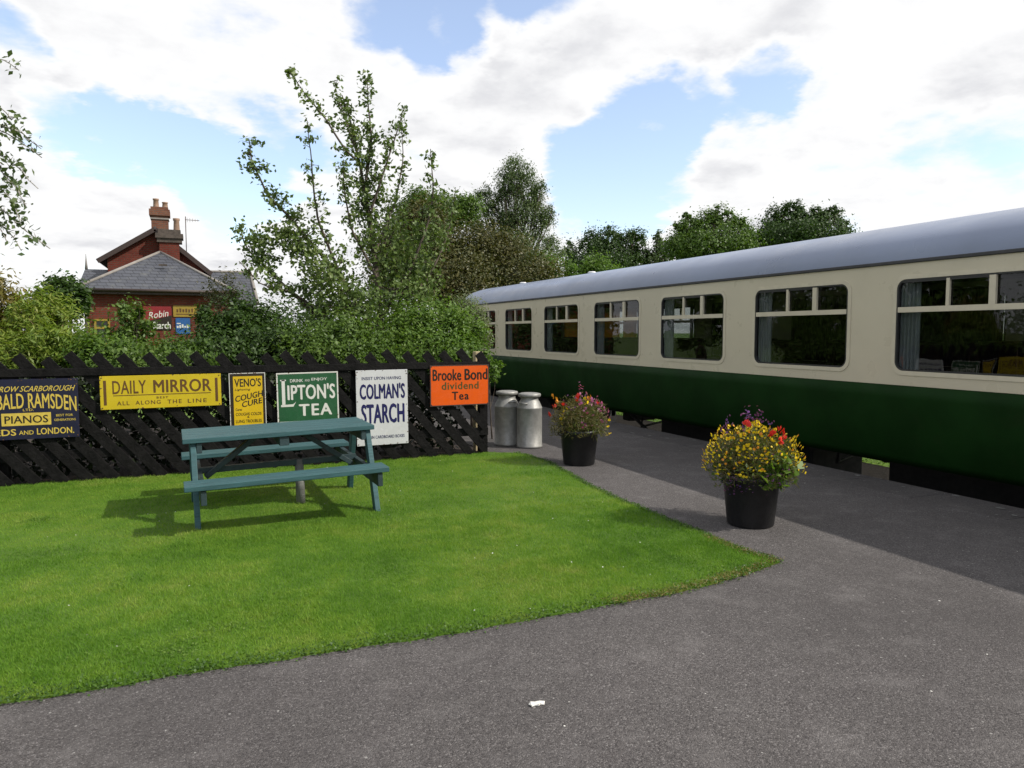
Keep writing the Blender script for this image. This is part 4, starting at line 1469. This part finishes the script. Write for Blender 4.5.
# ------------------------------------------------------------------ station house
def build_house():
    YF = 29.0
    t = empty('station_house', 'red brick station house with slate roofs and tall chimneys behind the hedge', 'house', (-1.1, YF, -.03))
    O = Vector((-1.1, YF, -.03))

    def bl(b, name, m, parent=t, **k):
        b.v = [tuple(Vector(v) - O) for v in b.v]
        return b.build(name, m, parent, **k)
    xl, xr = -3.5, 1.12
    ze = 3.05
    w = MB()
    w.b2((xl, YF, -.2), (xr, YF + 5.0, ze))
    bl(w, 'wall', M_BRICK)
    # gable block
    GY = 32.2
    gl_, gr_, gz, gzr, ax, az = -3.05, .33, 4.62, 4.30, -1.36, 5.72
    g = MB()
    g.prism([(gl_, -.2), (gr_, -.2), (gr_, gzr - .1), (ax, az - .12), (gl_, gz - .1)], 'y', GY, GY + 7.0)
    bl(g, 'wall', M_BRICK)
    r = MB()
    for sx, ex in ((gl_ - .32, -1), (gr_ + .30, 1)):
        sl_ = (az - gz) / (ax - gl_) if ex < 0 else (az - gzr) / (gr_ - ax)
        ez = az - sl_ * abs(sx - ax)
        d = .10
        r.add([(ax, GY - .22, az), (sx, GY - .22, ez), (sx, GY + 7.2, ez), (ax, GY + 7.2, az),
               (ax, GY - .22, az - d), (sx, GY - .22, ez - d), (sx, GY + 7.2, ez - d), (ax, GY + 7.2, az - d)],
              [(0, 1, 2, 3), (4, 7, 6, 5), (0, 4, 5, 1), (1, 5, 6, 2), (2, 6, 7, 3)])
        r.beam((ax, GY - .24, az - .10), (sx, GY - .24, ez - .10), .04, .17, (0, 1, 0), 1)
    bl(r, 'roof', [M_SLATE, M_FASCIA])
    # hipped roof of the front block
    h = MB()
    e0, e1 = xl - .22, xr + .22
    apx = at(160, 252, 31.9)
    zt = apx[2]
    pa = (apx[0], 31.9, zt)
    pb = (apx[0], 34.2, zt)
    zf = 3.10
    h.add([(e0, YF - .28, zf), (e1, YF - .28, zf), pa, (e0, YF + 5.2, zf), pb, (e1, YF + 5.2, zf)], [(0, 1, 2), (0, 2, 4, 3), (1, 5, 4, 2)], 0)
    h.b2((e0, YF - .28, zf - .16), (e1, YF - .20, zf - .004), 1)
    h.b2((e0, YF - .2, zf - .10), (e1, YF + 5, zf - .02), 1)
    h.tube([(e0, YF - .28, zf + .02), pa], .055, 8, 2)
    h.tube([(e1, YF - .28, zf + .02), pa], .055, 8, 2)
    bl(h, 'roof', [M_SLATE, M_FASCIA, M_LEAD])
    gt = MB()
    gt.tube([(e0, YF - .34, zf - .03), (e1, YF - .34, zf - .03)], .055, 8)
    gt.tube([(xl + .06, YF - .06, zf - .1), (xl + .06, YF - .06, 0)], .04, 8)
    bl(gt, 'gutter', M_FASCIA)
    v = MB()
    va = at(163, 266, 30.4)
    v.box((va[0], 30.35, va[2] + .03), (.28, .12, .06))
    bl(v, 'roof_vent', M_SOOT)
    # wings
    wl = MB()
    a = at(210, 272, 35.2)
    c = at(250, 272, 35.2)
    d = at(258, 304, 32.9)
    wl.add([(a[0] - 1.0, 35.2, a[2]), (c[0], 35.2, c[2]), (d[0], 32.9, d[2] - .05), (a[0] - 1.2, 32.9, d[2] - .05)], [(0, 1, 2, 3)], 0)
    wl.add([(a[0] - 1.0, 35.2, a[2]), (c[0], 35.2, c[2]), (d[0], 37.5, d[2] - .05), (a[0] - 1.2, 37.5, d[2] - .05)], [(0, 1, 2, 3)], 0)
    wl.tube([(c[0], 35.2, c[2]), (d[0], 32.9, d[2])], .07, 6, 1)
    wl.tube([(a[0] - 1, 35.2, a[2]), (c[0] + .03, 35.2, c[2])], .06, 6, 1)
    bl(wl, 'roof', [M_SLATE, M_LEAD], fix=True)
    ww = MB()
    ww.prism([(33.15, -.2), (37.25, -.2), (37.25, d[2] - .1), (35.2, c[2] - .12), (33.15, d[2] - .1)], 'x', .7, d[0] - .2)
    bl(ww, 'wall', M_BRICK)
    w2 = MB()
    a2, c2 = at(85, 269, 35.2), at(112, 269, 35.2)
    d2 = at(76, 291, 33.2)
    w2.add([(a2[0], 35.2, a2[2]), (c2[0] + .5, 35.2, a2[2]), (c2[0] + .5, 33.2, d2[2]), (d2[0], 33.2, d2[2])], [(0, 1, 2, 3)], 0)
    w2.add([(a2[0], 35.2, a2[2]), (c2[0] + .5, 35.2, a2[2]), (c2[0] + .5, 37.2, d2[2]), (d2[0], 37.2, d2[2])], [(0, 1, 2, 3)], 0)
    w2.add([(a2[0], 35.2, a2[2]), (d2[0], 37.2, d2[2]), (d2[0], 33.2, d2[2])], [(0, 1, 2)], 0)
    w2.tube([(a2[0] + .05, 35.2, a2[2]), (a2[0] + .05, 35.2, a2[2] + .25), (a2[0] + .05, 35.2, a2[2] + .62)], [.06, .035, .008], 8, 1)
    bl(w2, 'roof', [M_SLATE, M_LEAD])
    w3 = MB()
    w3.b2((d2[0] + .25, 33.4, -.2), (-2.6, 37.0, d2[2] - .05))
    bl(w3, 'wall', M_BRICK)
    # tall chimney on the ridge
    x0, x1 = at(150.5, 230, 33.6)[0], at(170, 230, 33.6)[0]
    zb, zc = at(160, 236, 33.6)[2], at(160, 208, 33.6)[2]
    c1 = MB()
    c1.b2((x0 + .05, 33.3, zb - 1.2), (x1 - .05, 33.95, zc - .35), 0)
    c1.b2((x0 + .02, 33.26, zc - .50), (x1 - .02, 33.99, zc - .44), 1)
    c1.b2((x0 - .02, 33.22, zc - .35), (x1 + .02, 34.03, zc - .10), 0)
    c1.b2((x0 + .04, 33.28, zc - .10), (x1 - .04, 33.97, zc), 0)
    ch = bl(c1, 'chimney', [M_BRICKO, M_LEAD])
    for px_, hh in ((156, .36), (165, .24)):
        xx = at(px_, 205, 33.6)[0]
        p = MB()
        p.lathe([(.12, 0), (.11, .04), (.095, hh * .8), (.115, hh * .84), (.115, hh), (.08, hh), (.08, hh * .5)], (xx, 33.6, zc), 16)
        bl(p, 'chimney_pot', M_TERRA, ch)
    # front stack against the gable
    x0, x1 = at(156.5, 240, 32.0)[0], at(182.5, 240, 32.0)[0]
    zc = at(170, 230, 32.0)[2]
    c2_ = MB()
    c2_.b2((x0 + .10, 31.86, 3.2), (x1 - .12, GY + .02, zc - .50), 0)
    c2_.b2((x0 + .02, 31.80, zc - .50), (x1 - .02, GY + .30, zc - .34), 1)
    c2_.b2((x0 - .03, 31.74, zc - .34), (x1 + .03, GY + .36, zc - .16), 1)
    c2_.b2((x0 + .06, 31.84, zc - .16), (x1 - .06, GY + .26, zc), 1)
    c2_.b2((x1 - .35, 31.87, 3.0), (x1 - .15, 31.861, zc - .5), 0)
    ch2 = bl(c2_, 'chimney', [M_BRICK, M_SOOT])
    p = MB()
    xx = at(176.5, 225, 32.1)[0]
    p.lathe([(.125, -.05), (.115, .04), (.10, .36), (.125, .40), (.125, .47), (.09, .47), (.09, .3)], (xx, 32.1, zc), 16)
    bl(p, 'chimney_pot', M_TERRA, ch2)
    # aerial
    a = MB()
    q = at(185.5, 219, 33.0)
    a.tube([(q[0], 33.0, q[2] - 1.5), (q[0], 33.0, q[2] + .1)], .016, 6)
    a.tube([(q[0] - .02, 33.0, q[2] - .03), (q[0] + .52, 33.05, q[2] - .03)], .012, 6)
    for k in range(5):
        xx = q[0] + .06 + k * .10
        a.tube([(xx, 32.9, q[2] - .14 + .01 * k), (xx, 33.1, q[2] + .07 - .01 * k)], .006, 5)
    bl(a, 'aerial', M_STEEL)
    # sash window in the front wall, mostly behind the bushes
    s = MB()
    sx0, sx1 = at(94, 320, YF)[0], at(110, 320, YF)[0]
    sz1, sz0 = at(100, 319, YF)[2], at(100, 345, YF)[2]
    frame(s, sx0, sx1, sz0, sz1, YF - .01, .07, .03)
    s.b2((sx0, YF - .035, sz1 - .34), (sx1, YF - .011, sz1 - .27))
    bl(s, 'window', M_YELD)
    sp = MB()
    sp.b2((sx0 + .05, YF - .02, sz0 + .05), (sx1 - .05, YF - .012, sz1 - .05))
    bl(sp, 'pane', M_RUBBER)

    def robin(L, w, h):
        r_ = L('red_field', M_REDEN)
        r_.add([(-w, -.0014, h), (w, -.0014, h), (w, -.0014, h * .25), (-w, -.0014, -h * .35)], [(0, 1, 2, 3)])
        b = L('lettering', M_LETWHITE)
        write(b, 'Robin', -w * .6, w * .8, .02, h * .6, -.0016, bold=.008, shear=.3, rot=.16)
        write(b, 'Starch', -w * .35, w * .92, -h * .9, -h * .30, -.0016, bold=.03)
    p0, p1 = at(143, 306, YF), at(172, 330, YF)
    sign('red and black enamel sign with white starch lettering on the house wall', p0[0], p1[0], p1[2], p0[2], M_LETBLACK, robin, 0, None, YF - .03, 0, group='enamel signs on the house wall')

    def yel(L, w, h):
        b = L('lettering', M_LETBROWN)
        for k in range(6):
            x = -w * .72 + k * w * .25
            b.b2((x, -.002, -h * .2), (x + w * .15, -.0002, h * (.35 + .12 * (k % 2))))
        b.b2((-w * .75, -.002, -h * .62), (w * .75, -.0002, -h * .45))
    p0, p1 = at(173, 305.5, YF), at(197, 317, YF)
    sign('small yellow enamel sign above the blue one on the house wall', p0[0], p1[0], p1[2], p0[2], M_YELD, yel, 0, None, YF - .03, 0, group='enamel signs on the house wall')

    def blu(L, w, h):
        b = L('lettering', M_LETWHITE)
        for k in range(5):
            x = -w * .85 + k * w * .34
            b.b2((x, -.002, -h * .25), (x + w * .24, -.0002, h * (.02 + .1 * (k % 3))))
        b.b2((-w * .85, -.002, h * .25), (-w * .3, -.0002, h * .38))
    p0, p1 = at(175.5, 318, YF), at(190.5, 334, YF)
    sign('blue enamel sign with white lettering under the yellow one on the house wall', p0[0], p1[0], p1[2], p0[2], M_BLUEEN, blu, 0, None, YF - .03, 0, group='enamel signs on the house wall')


# ------------------------------------------------------------------ vegetation
def build_plants():
    HY = 11.2
    SH = 'shrubs behind the fence'
    plant('golden_shrub', 'golden yellow shrub at the far left behind the fence', 'shrub', foot(0, 11.6), [lobe(-18, 312, 11.6, 34, 42), lobe(6, 322, 11.4, 22, 44), lobe(-45, 335, 11.6, 36, 38)],
          9000, .075, L_GOLD, seed=2, trunk_r=.05, ragged=3, group=SH, clump=.28, aspect=.35)
    plant('bamboo_clump', 'light green feathery bamboo clump behind the navy sign', 'bamboo', foot(50, 11.0),
          [lobe(46, 320, 11.0, 22, 32), lobe(28, 328, 10.8, 22, 32), lobe(66, 334, 10.9, 16, 28), lobe(50, 352, 10.6, 36, 24), lobe(14, 358, 10.6, 36, 24)],
          15000, .085, L_BAMBOO, M_STRAW, seed=3, trunk_r=.02, group=SH, clump=.20, per=26, aspect=.22, twig=.7, ragged=5)
    plant('laurel_shrub', 'pale leafed shrub between the bamboo and the house', 'shrub', foot(92, 10.6), [lobe(92, 356, 10.4, 24, 20), lobe(115, 358, 10.4, 22, 18), lobe(84, 344, 10.8, 12, 14)],
          6500, .06, L_LIGHT, seed=4, trunk_r=.03, ragged=3, group=SH, clump=.26, aspect=.5)
    plant('dark_tree', 'small dark round tree behind the bamboo', 'tree', foot(68, 19), [lobe(64, 291, 19, 19, 14), lobe(76, 304, 18.6, 12, 17), lobe(50, 303, 19, 14, 14)],
          6000, .10, L_DARK, seed=5, trunk_r=.10, clump=.24)
    plant('privet_hedge', 'dark green hedge in front of the house wall', 'hedge', foot(140, HY),
          [lobe(122, 328, HY, 15, 26), lobe(138, 334, HY, 15, 24), lobe(156, 358, HY, 22, 17), lobe(178, 359, HY, 22, 17), lobe(150, 368, 10.6, 60, 16)],
          19000, .052, L_MID, seed=6, trunk_r=.04, ragged=3, group=SH, clump=.24, aspect=.55)
    plant('viburnum_bush', 'rounded dark green bush covering the right half of the house', 'shrub', foot(232, HY),
          [lobe(214, 334, HY, 17, 26), lobe(236, 322, HY, 22, 25), lobe(260, 328, HY, 22, 26), lobe(228, 354, 10.8, 44, 20), lobe(270, 345, 10.8, 30, 24)],
          25000, .054, L_DARK, seed=7, trunk_r=.05, ragged=3, group=SH, clump=.24, aspect=.6)
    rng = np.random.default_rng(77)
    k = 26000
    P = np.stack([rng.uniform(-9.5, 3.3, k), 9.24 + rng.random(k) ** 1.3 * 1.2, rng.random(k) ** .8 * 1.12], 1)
    o = make_leaves('shaded_ivy', P, .075, L_SHADE, None, rng, .2, .7)
    tag(o, 'tangled ivy with shade painted into its leaves behind the fence pales', 'undergrowth', kind='stuff')
    plant('added_screen_shrub', 'round shrub added behind the pear tree to block window reflections', 'shrub', (3.4, 20.3, -.03), [(3.4, 20.3, 1.5, 1.3, 1.3, 1.3), (2.3, 21.2, 1.3, 1.1, 1.1, 1.2), (4.6, 19.6, 1.3, 1.0, 1.0, 1.1), (5.2, 21.5, 1.2, 1.0, 1.0, 1.1)], 9000, .12, L_DARK, seed=60, trunk_r=.06)  # added shrub, keeps the house out of the carriage window reflections
    plant('boundary_hedge', 'tall hedge continuing the row of shrubs left of the photo edge', 'hedge', (-7.0, 12.2, -.03),
          [(-4.6 - 1.5 * q, 12.2, 1.1 + .25 * (q % 2), 1.0, .8, 1.15) for q in range(5)], 14000, .08, L_MID, seed=61, trunk_r=.06)
    plant('dry_weed', 'sparse brownish weed rising before the house right wing', 'weed', foot(226, 12.4), [lobe(224, 292, 12.4, 17, 20), lobe(216, 306, 12.4, 14, 14), lobe(236, 302, 12.4, 12, 14)],
          1500, .05, L_BROWN, M_STRAW, seed=8, trunk_r=.02, clump=.3, twig=.9, aspect=.4)
    plant('low_bush', 'leafy green bush under the sparse tree', 'shrub', foot(320, 10.7),
          [lobe(300, 348, 10.6, 30, 22), lobe(340, 344, 10.5, 34, 26), lobe(380, 350, 10.5, 28, 22), lobe(330, 362, 10.3, 60, 16)],
          20000, .052, L_MID, seed=9, trunk_r=.03, ragged=3, group=SH, clump=.24)
    plant('hazel_bush', 'bright light green bush right of the sparse tree', 'shrub', foot(430, 10.6),
          [lobe(408, 330, 10.8, 26, 26), lobe(436, 326, 10.8, 28, 27), lobe(462, 336, 10.6, 22, 26), lobe(425, 354, 10.3, 44, 20), lobe(465, 354, 10.3, 22, 18)],
          24000, .050, L_LIGHT, seed=10, trunk_r=.04, ragged=3, group=SH, clump=.24)
    plant('willow_bush', 'grey green willow bush touching the far end of the carriage', 'shrub', foot(472, 11.2),
          [lobe(470, 318, 11.2, 15, 18), lobe(478, 334, 11.0, 13, 17), lobe(462, 312, 11.4, 14, 14)], 6000, .06, L_GREY, seed=11, trunk_r=.03, group=SH, clump=.26, aspect=.25)
    plant('bramble', 'low bramble pushing round the right end of the fence', 'shrub', foot(492, 10.3), [lobe(494, 372, 10.2, 7, 14), lobe(486, 362, 10.2, 10, 12)], 700, .06, L_LIGHT, seed=12, trunk_r=.012, clump=.3)
    # the sparse upright tree
    Y = 11.4

    def st(pts, dy=0.0, **k):
        n = len(pts)
        return dict(p=[at(px, py, Y + dy * i / (n - 1)) for i, (px, py) in enumerate(pts)], **k)
    stems = [
        st([(382, 350), (378, 280), (370, 215), (362, 165), (352, 120), (345, 95)], .3, r=.055, t0=.35, d=20),
        st([(362, 165), (345, 150), (325, 118), (305, 92), (291, 70)], -.2, r=.018, t0=.05, d=17, w=.7),
        st([(362, 170), (350, 130), (340, 100), (337, 80)], .2, r=.014, t0=.1, d=20, w=.7),
        st([(366, 180), (371, 140), (366, 100), (364, 72)], .1, r=.022, t0=.05, d=24, w=.85),
        st([(371, 210), (385, 170), (396, 135), (404, 105)], -.3, r=.020, t0=.15, d=20, w=.85),
        st([(376, 250), (395, 205), (402, 160), (400, 125)], .4, r=.018, t0=.2, d=15, w=.8),
        st([(372, 330), (340, 275), (305, 235), (270, 195), (253, 160), (252, 138)], .3, r=.04, t0=.35, d=19),
        st([(340, 275), (318, 220), (312, 175), (308, 122)], -.4, r=.022, t0=.1, d=13, w=.75),
        st([(330, 330), (300, 300), (268, 270), (246, 248), (238, 225)], .2, r=.03, t0=.3, d=20),
        st([(380, 320), (410, 270), (425, 225), (430, 185), (426, 145)], -.2, r=.03, t0=.2, d=16),
        st([(390, 320), (430, 275), (448, 235), (456, 190)], .5, r=.025, t0=.3, d=14),
        st([(378, 280), (352, 230), (345, 195), (343, 160)], -.5, r=.022, t0=.2, d=20),
        st([(330, 320), (290, 290), (262, 285), (240, 262)], -.4, r=.02, t0=.3, d=18),
    ]
    lobes = [lobe(300, 240, 11.4, 24, 24), lobe(262, 240, 11.5, 14, 26), lobe(330, 280, 11.3, 30, 34), lobe(385, 245, 11.6, 26, 40), lobe(405, 292, 11.4, 32, 22),
             lobe(345, 308, 11.2, 38, 24), lobe(366, 195, 11.5, 14, 30), lobe(425, 245, 11.7, 16, 32)]
    spray_tree('pear_tree', 'tall sparse tree with thin upright stems behind the fence', 'tree', foot(380, Y), stems, .072, L_PEAR, M_BARK, 14, per_m=95, lobes=lobes, nl=8500, tw=(.12, .38))
    # birch sprays hanging in at the top left
    B0 = (-6.4, 10.4, -.03)

    def bs(pts, Ys, **k):
        return dict(p=[(-6.35, 10.4, k.pop('z0', 4.0))] + [at(px, py, yy) for (px, py), yy in zip(pts, Ys)], **k)
    bst = [dict(p=[B0, (-6.4, 10.4, 2.5), (-6.3, 10.4, 5.0), (-6.2, 10.3, 7.4)], r=.13, t0=.55, d=6)]
    for pts, z0 in (([(-90, 60), (-30, 58), (10, 70), (22, 80)], 4.6), ([(-80, 95), (-20, 95), (5, 108), (14, 118)], 4.4), ([(-80, 120), (-20, 118), (20, 128), (42, 145)], 4.2),
                    ([(-70, 130), (-10, 140), (20, 160), (40, 182)], 4.0), ([(-70, 140), (-15, 160), (10, 190), (22, 212)], 3.9), ([(-60, 170), (-10, 190), (25, 222), (54, 243)], 3.6),
                    ([(-70, 190), (-20, 205), (5, 230), (20, 250)], 3.5), ([(-70, 160), (-25, 185), (0, 215), (12, 240)], 3.7), ([(-75, 110), (-20, 128), (8, 145), (30, 160)], 4.2), ([(-75, 150), (-15, 172), (8, 200), (16, 222)], 3.8)):
        bst.append(bs(pts, (9.5, 9.0, 8.7, 8.6), r=.02, t0=.45, d=17, w=.55, z0=z0))
    spray_tree('birch_tree', 'birch with drooping sprays of small leaves reaching in at the top left corner', 'tree', B0, bst, .066, L_BIRCH, M_BARKW, 15, per_m=62, droop=.45, tw=(.10, .3))
    # trees behind
    plant('copper_tree', 'broad brownish green tree behind the far end of the carriage', 'tree', ffoot(470, 33, -.05),
          [flobe(440, 255, 32, 30, 32), flobe(480, 262, 33, 36, 32), flobe(520, 275, 33, 36, 24), flobe(455, 285, 31, 44, 30), flobe(425, 228, 33, 24, 28), flobe(505, 248, 34, 20, 16), flobe(400, 262, 33, 34, 42)],
          80000, .115, L_BROWN, seed=20, trunk_r=.28, clump=.26, per=45, ragged=5, twig=.1, shell=.35)
    plant('oak_tree', 'dark green tree between the sparse tree and the tall birch', 'tree', ffoot(445, 40), [flobe(440, 214, 40, 24, 20), flobe(462, 210, 40, 18, 15), flobe(420, 204, 40, 18, 16), flobe(410, 228, 40, 24, 26)],
          24000, .155, L_MID, seed=21, trunk_r=.25, clump=.22, ragged=4, twig=.15)
    plant('silver_birch', 'tallest birch with a narrow drooping crown beyond the carriage end', 'tree', ffoot(515, 46),
          [flobe(524, 173, 46, 10, 10), flobe(503, 181, 46, 10, 10), flobe(538, 190, 46, 10, 11), flobe(546, 214, 46, 9, 11), flobe(494, 200, 46, 9, 10), flobe(514, 165, 46, 10, 13.8), flobe(519, 182, 46, 15.0, 12.6), flobe(507, 194, 46, 11.2, 11.5), flobe(530, 198, 46, 13.8, 12.6), flobe(521, 214, 46, 21.2, 10.3), flobe(537, 222, 46, 12.5, 14.9), flobe(506, 221, 46, 12.5, 10.3), flobe(516, 238, 46, 23.8, 12.6),
           flobe(484, 192, 46, 7.5, 8.0), flobe(474, 198, 46, 6.2, 8.0), flobe(486, 206, 46, 8.8, 10.3), flobe(480, 222, 46, 15.0, 12.6), flobe(550, 243, 46, 8.8, 9.2), flobe(556, 253, 46, 7.5, 8.0), flobe(520, 258, 46, 42.5, 13.8)],
          40000, .14, L_BIRCH, M_BARK, seed=22, trunk_r=.18, clump=.30, per=30, shell=.3, droop=.6, aspect=.4, ragged=2, twig=.12)
    TR = 'trees beyond the carriage roof'
    plant('field_shrub', 'light green shrub beside the tall birch foot', 'shrub', ffoot(560, 38), [flobe(545, 268, 38, 16, 14), flobe(566, 272, 38, 14, 14), flobe(530, 280, 38, 20, 14)], 6000, .14, L_LIGHT, seed=23, trunk_r=.08, ragged=3)
    plant('field_shrub', 'yellowish low shrub peeping over the carriage roof', 'shrub', ffoot(594, 36), [flobe(594, 266, 36, 13, 11), flobe(605, 274, 36, 14, 10), flobe(585, 276, 36, 12, 10)], 5000, .13, L_LIGHT, seed=24, trunk_r=.08, ragged=3)
    plant('ash_tree', 'dark wide tree left of the mid green one over the carriage roof', 'tree', ffoot(608, 55), [flobe(570, 254, 55, 9, 13), flobe(594, 244, 55, 14, 15), flobe(612, 240, 55, 14, 12), flobe(632, 243, 55, 13, 14), flobe(642, 257, 55, 11, 11), flobe(605, 264, 55, 38, 16)],
          26000, .17, L_DARK, seed=25, trunk_r=.3, clump=.22, group=TR, ragged=5, twig=.15)
    plant('young_tree', 'slim grey green tree between two bigger trees over the roof', 'tree', ffoot(658, 55), [flobe(658, 240, 55, 5, 9), flobe(661, 252, 55, 8, 10), flobe(652, 262, 55, 10, 10), flobe(668, 262, 55, 8, 10)], 3500, .20, L_BIRCH, seed=26, trunk_r=.10, clump=.25, group=TR, ragged=2, twig=.15)
    plant('maple_tree', 'fresh green bushy tree in the middle over the carriage roof', 'tree', ffoot(712, 48),
          [flobe(688, 228, 48, 12, 14), flobe(706, 222, 48, 11, 12), flobe(722, 217, 48, 11, 12), flobe(738, 230, 48, 13, 13), flobe(748, 241, 48, 9, 10), flobe(712, 246, 48, 42, 18), flobe(679, 246, 48, 9, 14)], 30000, .16, L_MID, seed=27, trunk_r=.28, clump=.2, group=TR, shell=.55, ragged=5, twig=.15)
    plant('sycamore_tree', 'dark green tree at the right end of the row over the roof', 'tree', ffoot(802, 52),
          [flobe(775, 222, 52, 12, 14), flobe(792, 213, 52, 12, 13), flobe(812, 220, 52, 10, 12), flobe(830, 217, 52, 11, 12), flobe(844, 227, 52, 6, 8), flobe(802, 238, 52, 46, 16), flobe(765, 238, 52, 9, 12)], 30000, .16, L_DARK, seed=28, trunk_r=.28, clump=.2, group=TR, ragged=5, twig=.15)
    # wood to the left of the house, seen in the carriage windows
    for k, (x, y, h) in enumerate(((-13, 20, 5.2), (-10, 31, 5.6))):
        lobes = [(x + dx * h, y + dy * h, h * f, h * r, h * r, h * r * .9) for dx, dy, f, r in ((0, 0, .8, .26), (-.25, .1, .6, .26), (.26, -.1, .58, .25), (.05, -.25, .45, .27), (-.1, .2, .42, .3))]
        plant('field_tree', ('spreading tree left of the golden shrub outside the photo', 'spreading tree behind the birch left of the house')[k], 'tree', (x, y, -.03), lobes, 7000, .22, L_MID, seed=40 + k, trunk_r=.2)


def build_scraps():
    rng = random.Random(9)
    p = at(0, 0, 1)
    b = MB()
    pts = [(-.036, .012), (-.022, .019), (-.008, .011), (.004, .017), (.018, .010), (.036, -.002), (.027, -.016), (.010, -.010), (.0, -.017), (-.018, -.008), (-.031, -.012)]
    n = len(pts)
    b.add([(x, y, .003 + .009 * abs(math.sin(i * 2.1))) for i, (x, y) in enumerate(pts)] + [(x * .93, y * .93, .002) for x, y in pts],
          [tuple(range(n)), tuple(range(2 * n - 1, n - 1, -1))] + [(i, (i + 1) % n, (i + 1) % n + n, i + n) for i in range(n)])
    o = b.build('paper_scrap', M_LITTER, None, loc=(1.307, 2.775, .001))
    tag(o, 'torn white paper scrap lying alone on the tarmac in the foreground', 'litter')
    s = MB()
    for _ in range(60):
        x, y = rng.uniform(-1, 6.2), rng.uniform(2.0, 8.5)
        if y > 3.5 and x < 4.0:
            continue
        r = rng.uniform(.003, .007)
        m = 6
        top = [(x + r * math.cos(6.283 * i / m) * rng.uniform(.6, 1.1), y + r * math.sin(6.283 * i / m) * rng.uniform(.6, 1.1)) for i in range(m)]
        s.add([(a, c, .0008) for a, c in top] + [(x, y, r * .5)], [(i, (i + 1) % m, m) for i in range(m)], rng.choice((0, 0, 1)))
    for _ in range(46):                                 # bird droppings and lichen on the edge slabs
        x, y = rng.uniform(6.35, 6.85), rng.uniform(2.5, 13)
        r = rng.uniform(.015, .055)
        m = 9
        top = [(x + r * .7 * math.cos(6.283 * i / m) * rng.uniform(.5, 1.1), y + r * math.sin(6.283 * i / m) * rng.uniform(.5, 1.1)) for i in range(m)]
        s.add([(min(a, 6.87), c, .0085) for a, c in top], [tuple(range(m))], 2)
    o = s.build('loose_chips', [M_LITTER, M_COPING, M_GREYWOOD])
    tag(o, 'scattered pale stone chips and spots on the platform', 'stone chips', kind='stuff')


build_ground()
build_house()
build_carriage()
build_fence()
build_lawn()
build_signs()
build_table()
build_churns()
build_tubs()
build_plants()
build_scraps()
